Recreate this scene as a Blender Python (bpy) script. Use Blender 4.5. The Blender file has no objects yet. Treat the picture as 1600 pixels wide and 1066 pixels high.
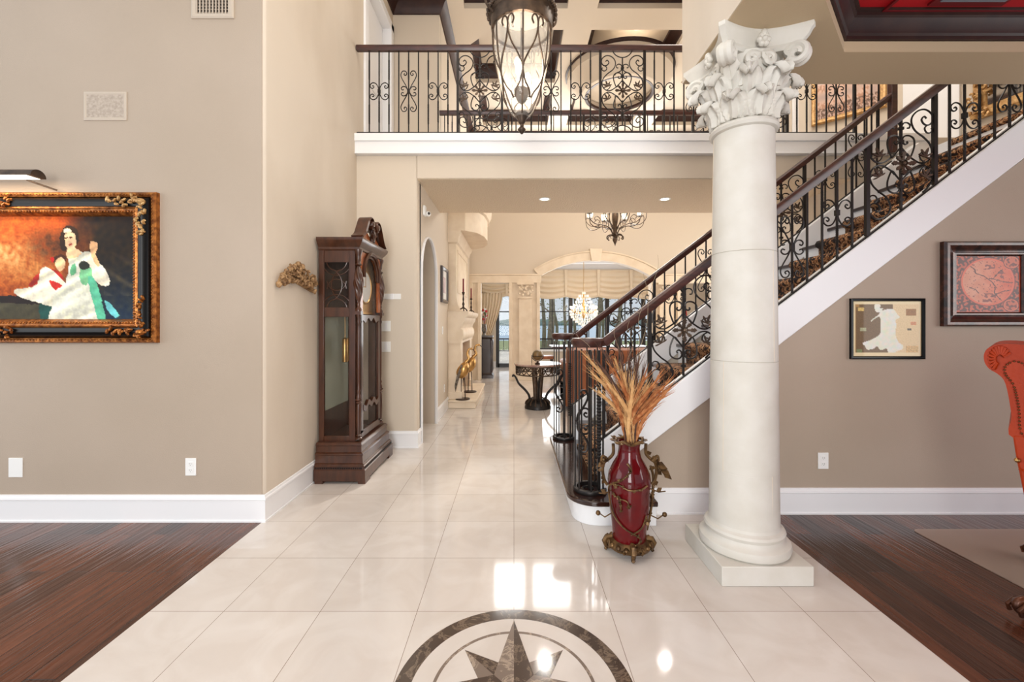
import bpy, bmesh, math, random
from math import sin, cos, pi, sqrt, atan2, radians
from mathutils import Vector, Matrix, noise
random.seed(7)
S = bpy.context.scene
COL = S.collection
# ------------------------------------------------------------------ camera, world, exposure
cd = bpy.data.cameras.new('camera'); cam = bpy.data.objects.new('camera', cd); COL.objects.link(cam)
cam.location = (0, 0, 1.4); cam.rotation_euler = (radians(90), 0, 0)
cd.sensor_width = 36; cd.lens = 36 * 668 / 1600; cd.shift_x = -0.001875; cd.shift_y = -0.018125
cd.clip_start = .05; cd.clip_end = 800
S.camera = cam
S.view_settings.view_transform = 'Standard'; S.view_settings.look = 'None'
S.view_settings.gamma = 1; S.view_settings.use_curve_mapping = False
S.view_settings.exposure = 0.0
W = bpy.data.worlds.new('world'); S.world = W; W.use_nodes = True
bg = W.node_tree.nodes['Background']; bg.inputs[0].default_value = (.84, .92, 1.0, 1); bg.inputs[1].default_value = .92
sd = bpy.data.lights.new('sun', 'SUN'); sd.energy = 2.0; sd.angle = radians(3); sd.color = (1, .95, .87)
so = bpy.data.objects.new('sun', sd); so.rotation_euler = (radians(55), 0, radians(160)); so.location = (0, 16, 12); COL.objects.link(so)
def area(name, loc, rot, sx, sy, e, color=(1, 1, 1), spread=180):
    l = bpy.data.lights.new(name, 'AREA'); l.shape = 'RECTANGLE'; l.size = sx; l.size_y = sy; l.energy = e; l.color = color
    l.spread = radians(spread)
    o = bpy.data.objects.new(name, l); o.location = loc; o.rotation_euler = [radians(a) for a in rot]; COL.objects.link(o); return o
def point(name, loc, e, color=(1, .8, .6), r=.04):
    l = bpy.data.lights.new(name, 'POINT'); l.energy = e; l.color = color; l.shadow_soft_size = r
    o = bpy.data.objects.new(name, l); o.location = loc; COL.objects.link(o); return o
WARM = (1, .95, .88)
area('assumed_entrance_fill', (-.55, -3.2, 2.2), (90, 0, 0), 1.7, 3.4, 235, (1, .985, .96))      # lamp added behind the camera for assumed daylight; neither door nor window is built
area('living_room_fill', (-5.6, .6, 1.9), (90, 0, -90), 3.5, 2.4, 60, (1, 1, 1))  # added fill from the open left side; no window is built there
area('office_fill', (5.6, .6, 1.7), (90, 0, 90), 2.4, 1.8, 60, (1, .98, .95))  # extra light put in to lift the office; its source is unseen
area('dining_window_daylight', (2.4, 13.1, 1.7), (90, 0, 180), 4.6, 2.0, 130, (.93, .97, 1))
area('great_room_side_fill', (6.0, 8.3, 2.4), (90, 0, 90), 3.0, 3.4, 110, (1, .97, .92))  # fill lamp added in front of a windowless wall
for xa, xb in ((-.45, .24), (.48, 1.36), (1.75, 2.6), (2.95, 3.8)): area('upper_window_daylight', ((xa + xb) / 2, 10.38, 5.0), (90, 0, 180), xb - xa, 1.0, 34, (1, .98, .95))
area('foyer_overhead_fill', (-.2, 2.2, 6.0), (0, 0, 0), 2.4, 4.0, 80, WARM)  # overhead fill added below the ceiling, without any fixture
area('stair_hall_fill', (3.0, 4.6, 5.9), (0, 0, 0), 2.2, 1.4, 75, (1, .93, .84))  # soft light added to brighten the stair hall; no fitting hangs here
# ------------------------------------------------------------------ materials
def srgb(r, g, b):
    f = lambda c: (c / 255 / 12.92) if c / 255 <= .04045 else ((c / 255 + .055) / 1.055) ** 2.4
    return (f(r), f(g), f(b), 1)
def mat(name, c, rough=.5, metal=0, bump=None, var=None, spec=.5, coat=0, emit=0, alpha=None, trans=0):
    m = bpy.data.materials.new(name); m.use_nodes = True; nt = m.node_tree; p = nt.nodes['Principled BSDF']
    c = srgb(*c); p.inputs['Base Color'].default_value = c
    p.inputs['Roughness'].default_value = rough; p.inputs['Metallic'].default_value = metal
    p.inputs['Specular IOR Level'].default_value = spec
    if coat: p.inputs['Coat Weight'].default_value = coat; p.inputs['Coat Roughness'].default_value = .08
    if trans: p.inputs['Transmission Weight'].default_value = trans
    if emit: p.inputs['Emission Color'].default_value = c; p.inputs['Emission Strength'].default_value = emit
    if alpha is not None: p.inputs['Alpha'].default_value = alpha
    tc = nt.nodes.new('ShaderNodeTexCoord')
    if var:
        sc, c2, detail = var[:3]
        n = nt.nodes.new('ShaderNodeTexNoise'); n.inputs['Scale'].default_value = sc; n.inputs['Detail'].default_value = detail
        mp = nt.nodes.new('ShaderNodeMapping'); nt.links.new(tc.outputs['Object'], mp.inputs[0]); nt.links.new(mp.outputs[0], n.inputs[0])
        if len(var) > 3: mp.inputs['Scale'].default_value = var[3]
        r = nt.nodes.new('ShaderNodeValToRGB'); r.color_ramp.elements[0].position = .35; r.color_ramp.elements[1].position = .65
        r.color_ramp.elements[0].color = c; r.color_ramp.elements[1].color = srgb(*c2)
        nt.links.new(n.outputs[0], r.inputs[0]); nt.links.new(r.outputs[0], p.inputs['Base Color'])
    if bump:
        n = nt.nodes.new('ShaderNodeTexNoise'); n.inputs['Scale'].default_value = bump[0]; n.inputs['Detail'].default_value = 3
        b = nt.nodes.new('ShaderNodeBump'); b.inputs['Strength'].default_value = bump[1]; b.inputs['Distance'].default_value = .01 if len(bump) < 3 else bump[2]
        nt.links.new(tc.outputs['Object'], n.inputs[0]); nt.links.new(n.outputs[0], b.inputs['Height']); nt.links.new(b.outputs[0], p.inputs['Normal'])
    return m
M = {}
M['wall'] = mat('taupe_wall_paint', (178, 162, 146), .75, bump=(170, .25, .004), var=(.9, (171, 155, 138), 2))
M['warmwall'] = mat('cream_faux_wall', (214, 202, 187), .6, bump=(120, .2, .004), var=(1.1, (198, 184, 167), 5, (1, 1, .45)))
M['hallwall'] = mat('beige_wall', (208, 195, 178), .7, bump=(150, .2, .004))
M['soffit'] = mat('textured_soffit', (232, 214, 188), .8, bump=(55, 1.0, .02))
M['officewall'] = mat('olive_beam_paint', (192, 171, 140), .7, bump=(150, .2, .004))
M['white'] = mat('white_trim_paint', (236, 236, 238), .35)
M['stone'] = mat('cream_cast_stone', (212, 208, 200), .55, bump=(40, .15, .004), var=(6, (204, 199, 189), 4))
M['farstone'] = mat('beige_cast_stone', (230, 214, 192), .55, var=(5, (220, 202, 178), 3))
M['iron'] = mat('black_wrought_iron', (42, 38, 37), .38, .6, bump=(120, .2, .002))
M['bronze'] = mat('aged_bronze_iron', (66, 55, 48), .4, .7, bump=(90, .3, .003), var=(14, (98, 80, 66), 3))
M['rail'] = mat('mahogany_handrail', (74, 36, 28), .38, coat=.15, var=(7, (50, 24, 20), 4, (1, 6, 6)))
M['crown'] = mat('dark_stained_crown', (60, 38, 32), .42, spec=.3, var=(9, (48, 30, 28), 3))
M['tread'] = mat('polished_dark_tread', (50, 26, 19), .16, coat=.3, var=(6, (36, 18, 14), 4, (1, 6, 6)))
M['clock'] = mat('cherry_clock_wood', (78, 42, 24), .3, coat=.25, var=(5, (56, 29, 16), 4, (5, 5, .8)))
M['clockpanel'] = mat('amber_clock_veneer', (176, 96, 44), .3, coat=.4, var=(9, (140, 70, 32), 4, (4, 4, 1)))
M['glass'] = mat('clear_glass', (24, 26, 26), .02, spec=1, alpha=.12)
M['lanternglass'] = mat('rippled_glow_white_glass', (255, 250, 240), .05, spec=1, alpha=.16, bump=(30, .5, .01))  # white tint put into the glass for a whitish glow
M['clockback'] = mat('pale_green_mirror_glass', (176, 184, 168), .15, .2)
M['brass'] = mat('polished_brass', (196, 154, 96), .28, .95)
M['gold'] = mat('antique_gold_leaf', (184, 116, 54), .35, .7, bump=(60, .6, .006), var=(30, (112, 62, 26), 4))
M['goldpale'] = mat('pale_gilt', (206, 168, 112), .45, .35, bump=(50, .6, .006), var=(30, (160, 116, 66), 4))
M['blackpaint'] = mat('black_lacquer_frame', (10, 10, 12), .28, spec=.18)
M['redglaze'] = mat('oxblood_ceramic_glaze', (96, 9, 15), .07, spec=.4, var=(7, (72, 6, 12), 3))
M['vine'] = mat('antique_bronze_vine', (128, 98, 62), .42, .7, bump=(90, .5, .004), var=(22, (72, 52, 34), 4))
M['leather'] = mat('burnt_orange_leather', (166, 50, 12), .42, spec=.3, bump=(90, .25, .004), var=(4, (182, 60, 18), 4))
M['brownleather'] = mat('cognac_leather', (160, 94, 58), .42, bump=(60, .25, .004), var=(4, (136, 74, 42), 4))
M['carved'] = mat('carved_bronzed_wood', (112, 66, 42), .3, .3, var=(12, (62, 34, 24), 4))
M['cream_cloth'] = mat('champagne_drapery', (230, 210, 182), .55)
M['plate'] = mat('white_plastic', (238, 238, 236), .3)
M['grey'] = mat('shadow_grey_plastic', (60, 56, 54), .5)
M['tauplate'] = mat('painted_grille', (190, 176, 160), .6)
M['ventshade'] = mat('vent_shade_brown', (44, 34, 28), .8)
M['red'] = mat('crimson_ceiling_paint', (186, 18, 30), .45)
M['redline'] = mat('crimson_groove', (110, 8, 18), .5)
M['ventblue'] = mat('steel_vent', (150, 160, 176), .35, .6)
M['marbledark'] = mat('dark_emperador_marble', (72, 60, 53), .1, coat=.5)
M['marblemid'] = mat('mid_emperador_marble', (122, 108, 98), .1, coat=.5)
M['door'] = mat('black_bronze_window_frame', (30, 26, 26), .4)
M['candle'] = mat('burgundy_wax', (120, 18, 24), .5)
M['pewter'] = mat('tarnished_silver', (150, 146, 140), .3, .8, var=(30, (96, 88, 80), 3))
M['candlebronze'] = mat('dark_bronze', (60, 44, 36), .35, .7)
M['cabinet'] = mat('dark_carved_cabinet', (50, 38, 38), .3, coat=.3, bump=(60, .5, .006))
M['crystal'] = mat('glowing_cut_crystal', (255, 246, 230), .05, .0, emit=.22, spec=1)  # faint emission put into the drops for the light they would catch
M['bulb'] = mat('warm_bulb', (255, 226, 180), .3, emit=9)
M['frost'] = mat('lit_frosted_glass_cup', (255, 240, 214), .4, emit=2.2)
M['downlight'] = mat('recessed_lamp', (255, 244, 222), .4, emit=14)
M['mat'] = mat('clear_vinyl_chair_mat', (190, 166, 150), .35, alpha=.55)
M['grassA'] = mat('pale_dried_grass', (214, 170, 116), .8, var=(30, (192, 144, 92), 3))
M['grassB'] = mat('orange_dried_grass', (190, 128, 78), .8, var=(30, (150, 82, 38), 3))
M['grassC'] = mat('brown_dried_grass', (92, 62, 48), .8, var=(30, (76, 48, 36), 3))
M['twig'] = mat('curly_twig', (150, 132, 108), .7)
M['lawn'] = mat('lawn', (150, 160, 110), .9, var=(1.5, (120, 134, 84), 4))
M['deck'] = mat('pale_deck', (214, 206, 194), .8)
M['water'] = mat('lake_water', (150, 186, 214), .25, bump=(1.2, .1, .05))
M['bark'] = mat('cypress_bark', (150, 142, 124), .9, var=(8, (120, 112, 96), 3))
M['foliage'] = mat('foliage', (176, 184, 132), .9, var=(2, (136, 156, 100), 3))
M['flower'] = mat('crimson_flower', (186, 40, 56), .7)
M['greenleaf'] = mat('dull_leaf', (92, 96, 62), .7)
M['globe'] = mat('antique_globe', (128, 98, 58), .3, var=(9, (84, 76, 50), 3))
M['tabletop'] = mat('brown_marble_top', (176, 150, 138), .08, coat=.8, var=(9, (140, 106, 96), 5))
M['nail'] = mat('brass_nailhead', (112, 74, 44), .35, .8)
M['redobj'] = mat('red_enamel', (176, 24, 26), .4)
# tile floor
def tile_mat():
    m = bpy.data.materials.new('cream_marble_tile'); m.use_nodes = True; nt = m.node_tree; p = nt.nodes['Principled BSDF']; L = nt.links.new
    tc = nt.nodes.new('ShaderNodeTexCoord'); mp = nt.nodes.new('ShaderNodeMapping'); mp.inputs['Location'].default_value = (0, -2.072 + .4686 * 20, 0)
    mp.inputs['Location'].default_value[0] = .4686 * 20
    br = nt.nodes.new('ShaderNodeTexBrick'); br.offset = 0; br.squash = 1
    for k, v in (('Scale', 1), ('Mortar Size', .0014), ('Mortar Smooth', .1), ('Bias', 0), ('Brick Width', .4686), ('Row Height', .4686)): br.inputs[k].default_value = v
    br.inputs['Color1'].default_value = srgb(208, 200, 193); br.inputs['Color2'].default_value = srgb(215, 208, 202); br.inputs['Mortar'].default_value = srgb(138, 122, 108)
    L(tc.outputs['Object'], mp.inputs[0]); L(mp.outputs[0], br.inputs[0])
    n = nt.nodes.new('ShaderNodeTexNoise'); n.inputs['Scale'].default_value = 3.2; n.inputs['Detail'].default_value = 7; n.inputs['Distortion'].default_value = 1.4
    L(tc.outputs['Object'], n.inputs[0])
    r = nt.nodes.new('ShaderNodeValToRGB'); r.color_ramp.elements[0].position = .38; r.color_ramp.elements[1].position = .62
    r.color_ramp.elements[0].color = (.91, .885, .865, 1); r.color_ramp.elements[1].color = (1, 1, 1, 1)
    L(n.outputs[0], r.inputs[0])
    mx = nt.nodes.new('ShaderNodeMix'); mx.data_type = 'RGBA'; mx.blend_type = 'MULTIPLY'; mx.inputs[0].default_value = .8
    L(br.outputs[0], mx.inputs[6]); L(r.outputs[0], mx.inputs[7]); L(mx.outputs[2], p.inputs['Base Color'])
    p.inputs['Roughness'].default_value = .07; p.inputs['Specular IOR Level'].default_value = .6
    return m
M['tile'] = tile_mat()
def wood_mat():
    m = bpy.data.materials.new('hand_scraped_walnut_planks'); m.use_nodes = True; nt = m.node_tree; p = nt.nodes['Principled BSDF']; L = nt.links.new
    tc = nt.nodes.new('ShaderNodeTexCoord'); mp = nt.nodes.new('ShaderNodeMapping'); mp.inputs['Rotation'].default_value = (0, 0, radians(90)); mp.inputs['Location'].default_value = (30, 30, 0)
    br = nt.nodes.new('ShaderNodeTexBrick'); br.offset = .37
    for k, v in (('Scale', 1), ('Mortar Size', .0022), ('Mortar Smooth', .3), ('Bias', 0), ('Brick Width', 1.15), ('Row Height', .118)): br.inputs[k].default_value = v
    br.inputs['Color1'].default_value = srgb(108, 62, 42); br.inputs['Color2'].default_value = srgb(58, 35, 26); br.inputs['Mortar'].default_value = srgb(26, 14, 10)
    L(tc.outputs['Object'], mp.inputs[0]); L(mp.outputs[0], br.inputs[0])
    g = nt.nodes.new('ShaderNodeMapping'); g.inputs['Scale'].default_value = (9, 1.4, 1); L(tc.outputs['Object'], g.inputs[0])
    n = nt.nodes.new('ShaderNodeTexNoise'); n.inputs['Scale'].default_value = 3; n.inputs['Detail'].default_value = 6; L(g.outputs[0], n.inputs[0])
    r = nt.nodes.new('ShaderNodeValToRGB'); r.color_ramp.elements[0].position = .3; r.color_ramp.elements[1].position = .7
    r.color_ramp.elements[0].color = (.55, .52, .50, 1); r.color_ramp.elements[1].color = (1.12, 1.1, 1.06, 1); L(n.outputs[0], r.inputs[0])
    mx = nt.nodes.new('ShaderNodeMix'); mx.data_type = 'RGBA'; mx.blend_type = 'MULTIPLY'; mx.inputs[0].default_value = .9
    L(br.outputs[0], mx.inputs[6]); L(r.outputs[0], mx.inputs[7]); L(mx.outputs[2], p.inputs['Base Color'])
    g2 = nt.nodes.new('ShaderNodeMapping'); g2.inputs['Scale'].default_value = (30, 1.6, 1); L(tc.outputs['Object'], g2.inputs[0])
    n2 = nt.nodes.new('ShaderNodeTexNoise'); n2.inputs['Scale'].default_value = 1.6; n2.inputs['Detail'].default_value = 2; L(g2.outputs[0], n2.inputs[0])
    ad = nt.nodes.new('ShaderNodeMath'); ad.operation = 'ADD'; mu = nt.nodes.new('ShaderNodeMath'); mu.operation = 'MULTIPLY'; mu.inputs[1].default_value = -1.2
    L(br.outputs['Fac'], mu.inputs[0]); L(mu.outputs[0], ad.inputs[0]); L(n2.outputs[0], ad.inputs[1])
    b = nt.nodes.new('ShaderNodeBump'); b.inputs['Strength'].default_value = .5; b.inputs['Distance'].default_value = .007; L(ad.outputs[0], b.inputs['Height']); L(b.outputs[0], p.inputs['Normal'])
    p.inputs['Roughness'].default_value = .17
    return m
M['wood'] = wood_mat()
def marble(m, c2, scale):
    nt = m.node_tree; p = nt.nodes['Principled BSDF']; L = nt.links.new; tc = nt.nodes.new('ShaderNodeTexCoord')
    n = nt.nodes.new('ShaderNodeTexNoise'); n.inputs['Scale'].default_value = scale; n.inputs['Detail'].default_value = 8; n.inputs['Distortion'].default_value = .8; n.inputs['Roughness'].default_value = .72
    L(tc.outputs['Object'], n.inputs[0]); r = nt.nodes.new('ShaderNodeValToRGB'); e = r.color_ramp.elements
    e[0].position = .42; e[0].color = p.inputs['Base Color'].default_value; e[1].position = .47; e[1].color = srgb(*c2)
    x = e.new(.50); x.color = p.inputs['Base Color'].default_value; L(n.outputs[0], r.inputs[0]); L(r.outputs[0], p.inputs['Base Color'])
marble(M['marbledark'], (120, 104, 90), 9); marble(M['marblemid'], (168, 152, 136), 8)
def carpet_mat():
    m = bpy.data.materials.new('floral_runner_carpet'); m.use_nodes = True; nt = m.node_tree; p = nt.nodes['Principled BSDF']; L = nt.links.new
    tc = nt.nodes.new('ShaderNodeTexCoord'); n = nt.nodes.new('ShaderNodeTexNoise'); n.inputs['Scale'].default_value = 14; n.inputs['Detail'].default_value = 2; n.inputs['Distortion'].default_value = 2.2
    L(tc.outputs['Object'], n.inputs[0]); r = nt.nodes.new('ShaderNodeValToRGB'); r.color_ramp.interpolation = 'CONSTANT'; e = r.color_ramp.elements
    e[0].position = 0; e[0].color = srgb(28, 20, 20); e[1].position = .47; e[1].color = srgb(120, 76, 44)
    for q, c in ((.52, (160, 112, 72)), (.57, (196, 160, 120)), (.62, (104, 58, 36))): x = e.new(q); x.color = srgb(*c)
    L(n.outputs[0], r.inputs[0]); L(r.outputs[0], p.inputs['Base Color']); p.inputs['Roughness'].default_value = .95
    return m
M['carpet'] = carpet_mat()
def vcol_mat(name, rough=.5, coat=0):
    m = bpy.data.materials.new(name); m.use_nodes = True; nt = m.node_tree; p = nt.nodes['Principled BSDF']
    a = nt.nodes.new('ShaderNodeVertexColor'); a.layer_name = 'pigment'; nt.links.new(a.outputs[0], p.inputs['Base Color'])
    p.inputs['Roughness'].default_value = rough; p.inputs['Specular IOR Level'].default_value = .25
    if coat: p.inputs['Coat Weight'].default_value = coat; p.inputs['Coat Roughness'].default_value = .03
    return m
M['oil'] = vcol_mat('oil_paint', .65); M['print'] = vcol_mat('printed_paper_under_glass', .5, .35)
# ------------------------------------------------------------------ mesh builder
def cr(pts, n=5, closed=False):
    P = [Vector(p) for p in pts]; out = []; N = len(P)
    seg = N if closed else N - 1
    for i in range(seg):
        if closed: a, b, c, d = P[(i - 1) % N], P[i], P[(i + 1) % N], P[(i + 2) % N]
        else: a, b, c, d = P[max(i - 1, 0)], P[i], P[i + 1], P[min(i + 2, N - 1)]
        for k in range(n):
            t = k / n
            out.append(.5 * ((2 * b) + (c - a) * t + (2 * a - 5 * b + 4 * c - d) * t * t + (3 * b - a - 3 * c + d) * t ** 3))
    if not closed: out.append(P[-1])
    return out
def arc(cx, cy, r, a0, a1, n=12): return [(cx + r * cos(radians(a0 + (a1 - a0) * i / n)), cy + r * sin(radians(a0 + (a1 - a0) * i / n))) for i in range(n + 1)]
def rootloc(p):
    while p.parent: p = p.parent
    return p.location
class MB:
    def __init__(s): s.v = []; s.f = []
    def loops(s, Ls, ring=True, caps=True, wrap=False):
        n = len(Ls[0]); b = len(s.v)
        for l in Ls: s.v += [tuple(p) for p in l]
        K = len(Ls)
        for i in range(K if wrap else K - 1):
            j = (i + 1) % K
            for k in range(n if ring else n - 1):
                k2 = (k + 1) % n
                s.f.append((b + i * n + k, b + i * n + k2, b + j * n + k2, b + j * n + k))
        if caps and ring and not wrap:
            s.f.append(tuple(b + k for k in range(n))[::-1]); s.f.append(tuple(b + (K - 1) * n + k for k in range(n)))
        return s
    def box(s, x0, x1, y0, y1, z0, z1):
        return s.loops([[(x0, y0, z), (x1, y0, z), (x1, y1, z), (x0, y1, z)] for z in (z0, z1)])
    def poly(s, pts): b = len(s.v); s.v += [tuple(p) for p in pts]; s.f.append(tuple(range(b, b + len(pts)))); return s
    def prism(s, pts, a0, a1, axis='y'):
        g = {'y': lambda p, a: (p[0], a, p[1]), 'x': lambda p, a: (a, p[0], p[1]), 'z': lambda p, a: (p[0], p[1], a)}[axis]
        return s.loops([[g(p, a0) for p in pts], [g(p, a1) for p in pts]])
    def tube(s, pts, r, n=6, closed=False, flat=1.0, caps=True):
        P = [Vector(p) for p in pts]; K = len(P); R = r if isinstance(r, (list, tuple)) else [r] * K
        up = Vector((0, 1, 0)); Ls = []; prev = None
        for i in range(K):
            if closed: t = P[(i + 1) % K] - P[i - 1]
            else: t = P[min(i + 1, K - 1)] - P[max(i - 1, 0)]
            if t.length < 1e-9: t = Vector((0, 0, 1))
            t.normalize()
            if prev is None:
                a = t.cross(up)
                if a.length < .1: a = t.cross(Vector((1, 0, 0)))
            else: a = prev - t * prev.dot(t)
            a.normalize(); prev = a.copy(); b = t.cross(a)
            Ls.append([P[i] + (a * cos(2 * pi * k / n) + b * flat * sin(2 * pi * k / n)) * R[i] for k in range(n)])
        return s.loops(Ls, wrap=closed, caps=caps)
    def lathe(s, prof, n=24, c=(0, 0, 0), a0=0, a1=360, axis='z', sq=(1, 1)):
        full = abs(a1 - a0) >= 360; N = n if full else n + 1; Ls = []
        for r, z in prof:
            l = []
            for k in range(N):
                a = radians(a0 + (a1 - a0) * k / n); x, y = r * cos(a) * sq[0], r * sin(a) * sq[1]
                q = {'z': (x, y, z), 'x': (z, x, y), 'y': (x, z, y)}[axis]
                l.append((q[0] + c[0], q[1] + c[1], q[2] + c[2]))
            Ls.append(l)
        rs = [p[0] for p in prof]
        if full and len(prof) > 2 and min(rs) > .55 * max(rs): return s.loops(Ls, wrap=True)      # an open ring, no discs across it
        return s.loops(Ls, ring=full, caps=full)
    def sph(s, c, r, n=10, sz=1.0, sx=1.0, sy=1.0):
        return s.lathe([(max(r * sin(pi * i / (n - 2)), 1e-5), -r * cos(pi * i / (n - 2)) * sz) for i in range(n - 1)], n, c, sq=(sx, sy))
    def twist(s, x, y, z0, z1, r, turns, n=4, seg=None):
        seg = seg or max(2, int(turns * 10))
        return s.loops([[(x + r * cos(2 * pi * (k / n + turns * i / seg) + pi / 4), y + r * sin(2 * pi * (k / n + turns * i / seg) + pi / 4), z0 + (z1 - z0) * i / seg) for k in range(n)] for i in range(seg + 1)])
    def frame(s, x0, x1, z0, z1, prof, y=0, sg=-1):
        """rectangular picture frame in a plane y: prof = [(inset, out)] closed profile; sg gives the facing"""
        Ls = [[(x0 + a, y + sg * b, z0 + a), (x1 - a, y + sg * b, z0 + a), (x1 - a, y + sg * b, z1 - a), (x0 + a, y + sg * b, z1 - a)] for a, b in prof]
        return s.loops(Ls, wrap=True)
    def sweep(s, path, prof, closed=False):
        """horizontal path [(x,y)], prof [(out, z)]; out is to the right of travel"""
        N = len(path); P = [Vector(p) for p in path]; Ls = []
        for i in range(N):
            d0 = (P[i] - P[i - 1]) if (i or closed) else (P[1] - P[0]); d1 = (P[(i + 1) % N] - P[i]) if (i < N - 1 or closed) else (P[-1] - P[-2])
            d0 = d0.normalized(); d1 = d1.normalized(); n0 = Vector((d0.y, -d0.x)); n1 = Vector((d1.y, -d1.x)); m = (n0 + n1); m = m / max(m.dot(n0), .2)
            Ls.append([(P[i].x + m.x * a, P[i].y + m.y * a, z) for a, z in prof])
        return s.loops(Ls, wrap=closed)
    def xf(s, mtx, i0=0): s.v[i0:] = [tuple(mtx @ Vector(p)) for p in s.v[i0:]]; return s
    def build(s, name, m, parent=None, smooth=.6, bevel=0, solid=0, world=True, sub=0):
        me = bpy.data.meshes.new(name)
        off = rootloc(parent) if (parent and world) else Vector((0, 0, 0))
        me.from_pydata([(x - off[0], y - off[1], z - off[2]) for x, y, z in s.v], [], s.f)
        bm = bmesh.new(); bm.from_mesh(me); bmesh.ops.recalc_face_normals(bm, faces=bm.faces); bm.to_mesh(me); bm.free()
        if smooth:
            me.shade_smooth(); me.set_sharp_from_angle(angle=smooth)
        me.materials.append(M[m] if isinstance(m, str) else m)
        o = bpy.data.objects.new(name, me); COL.objects.link(o)
        if parent: o.parent = parent
        if solid: q = o.modifiers.new('t', 'SOLIDIFY'); q.thickness = solid; q.offset = 0
        if bevel: q = o.modifiers.new('b', 'BEVEL'); q.width = bevel; q.segments = 2; q.limit_method = 'ANGLE'; q.angle_limit = .6
        if sub: q = o.modifiers.new('s', 'SUBSURF'); q.levels = sub; q.render_levels = sub
        return o
def thing(name, label, cat, loc=(0, 0, 0), group=None):
    o = bpy.data.objects.new(name, None); COL.objects.link(o); o.location = loc; o.empty_display_size = .1
    o['label'] = label; o['category'] = cat
    if group: o['group'] = group
    return o
def tag(o, label, cat, group=None, kind=None):
    o['label'] = label; o['category'] = cat
    if group: o['group'] = group
    if kind: o['kind'] = kind
    return o
def struct(name, mb, m, **k): o = mb.build(name, m, **k); o['kind'] = 'structure'; return o
def inst(o, parent, loc, name=None, world=True):
    c = o.copy(); COL.objects.link(c); c.parent = parent
    L = Vector(loc) - (rootloc(parent) if world else Vector((0, 0, 0))); c.location = L
    return c
def dup(root, loc, label=None, group=None, rotz=None):
    r = root.copy(); COL.objects.link(r); r.location = loc
    if rotz is not None: r.rotation_euler = (0, 0, rotz)
    if label: r['label'] = label
    if group: r['group'] = group
    def rec(a, b):
        for ch in a.children:
            c = ch.copy(); COL.objects.link(c); c.parent = b; rec(ch, c)
    rec(root, r); return r
def PX(x, y, d): return ((x - 803) * d / 668, d, 1.4 + (504 - y) * d / 668)
def inside(p, poly):
    x, y = p; c = False; j = len(poly) - 1
    for i in range(len(poly)):
        xi, yi = poly[i][0], poly[i][1]; xj, yj = poly[j][0], poly[j][1]
        if (yi > y) != (yj > y) and x < (xj - xi) * (y - yi) / (yj - yi) + xi: c = not c
        j = i
    return c
def raster(name, parent, p0, du, dv, nu, nv, fn, m):
    """a painted sheet: grid of vertices, pigment colour from fn(s,t), s,t in 0..1 (t downwards)"""
    off = rootloc(parent) if parent else Vector((0, 0, 0)); p0 = Vector(p0); du = Vector(du); dv = Vector(dv); vs = []; cs = []
    for j in range(nv + 1):
        for i in range(nu + 1):
            a, b = i / nu, j / nv; vs.append(tuple(p0 + du * a + dv * b - off)); cs.append(srgb(*[max(0, min(255, q)) for q in fn(a, b)]))
    fs = [(j * (nu + 1) + i, j * (nu + 1) + i + 1, (j + 1) * (nu + 1) + i + 1, (j + 1) * (nu + 1) + i) for j in range(nv) for i in range(nu)]
    me = bpy.data.meshes.new(name); me.from_pydata(vs, [], fs); at = me.color_attributes.new('pigment', 'FLOAT_COLOR', 'POINT')
    at.data.foreach_set('color', [q for c in cs for q in c]); me.materials.append(M[m])
    o = bpy.data.objects.new(name, me); COL.objects.link(o)
    if parent: o.parent = parent
    return o
# ------------------------------------------------------------------ the setting
def zr(X): return 2.234 + .763 * (X - 1.884)
def zc(X): return 1.511 + .763 * (X - 1.904)
def zb(X): return 1.419 + .763 * (X - 2.155)
def B(*a): return MB().box(*a)
fl = MB().poly([(-1.765, -4, 0), (1.776, -4, 0), (1.776, 3.13, 0), (7, 3.13, 0), (7, 13.3, 0), (-3, 13.3, 0), (-3, 3.01, 0), (-1.765, 3.01, 0)])
floor = struct('floor', fl, 'tile', smooth=0)
struct('floor', MB().poly([(-7, -4, 0), (-1.765, -4, 0), (-1.765, 3.02, 0), (-7, 3.02, 0)]), 'wood', smooth=0)
struct('floor', MB().poly([(1.776, -4, 0), (7, -4, 0), (7, 3.14, 0), (1.776, 3.14, 0)]), 'wood', smooth=0)
# inlaid compass medallion
MX, MY = 0.0, 1.617
def ringz(r0, r1, z, n=96): return MB().loops([[(MX + r * cos(2 * pi * k / n), MY + r * sin(2 * pi * k / n), zz) for k in range(n)] for r, zz in ((r0, 0), (r0, z), (r1, z), (r1, 0))], caps=False)
o = ringz(.401, .465, .0008).build('medallion_ring', 'marbledark', floor)
o = ringz(.306, .319, .0008).build('medallion_ring', 'marblemid', floor)
dk, md = MB(), MB()
for lay, (tip, off) in enumerate(((.296, 45), (.392, 0))):
    z = .0008 + .0006 * lay
    for q in range(4):
        a = 90 + off + 90 * q
        for sgn, mb in ((1, md), (-1, dk)):
            if not lay and q in (3,): pass
            v = radians(a + sgn * 45); t = radians(a)
            pts = [(MX, MY), (MX + tip * cos(t), MY + tip * sin(t)), (MX + .112 * cos(v), MY + .112 * sin(v))]
            mb.loops([[(p[0], p[1], zz) for p in pts] for zz in (0, z)])
dk.build('compass_star_dark', 'marbledark', floor, smooth=0); md.build('compass_star_light', 'marblemid', floor, smooth=0)
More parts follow.
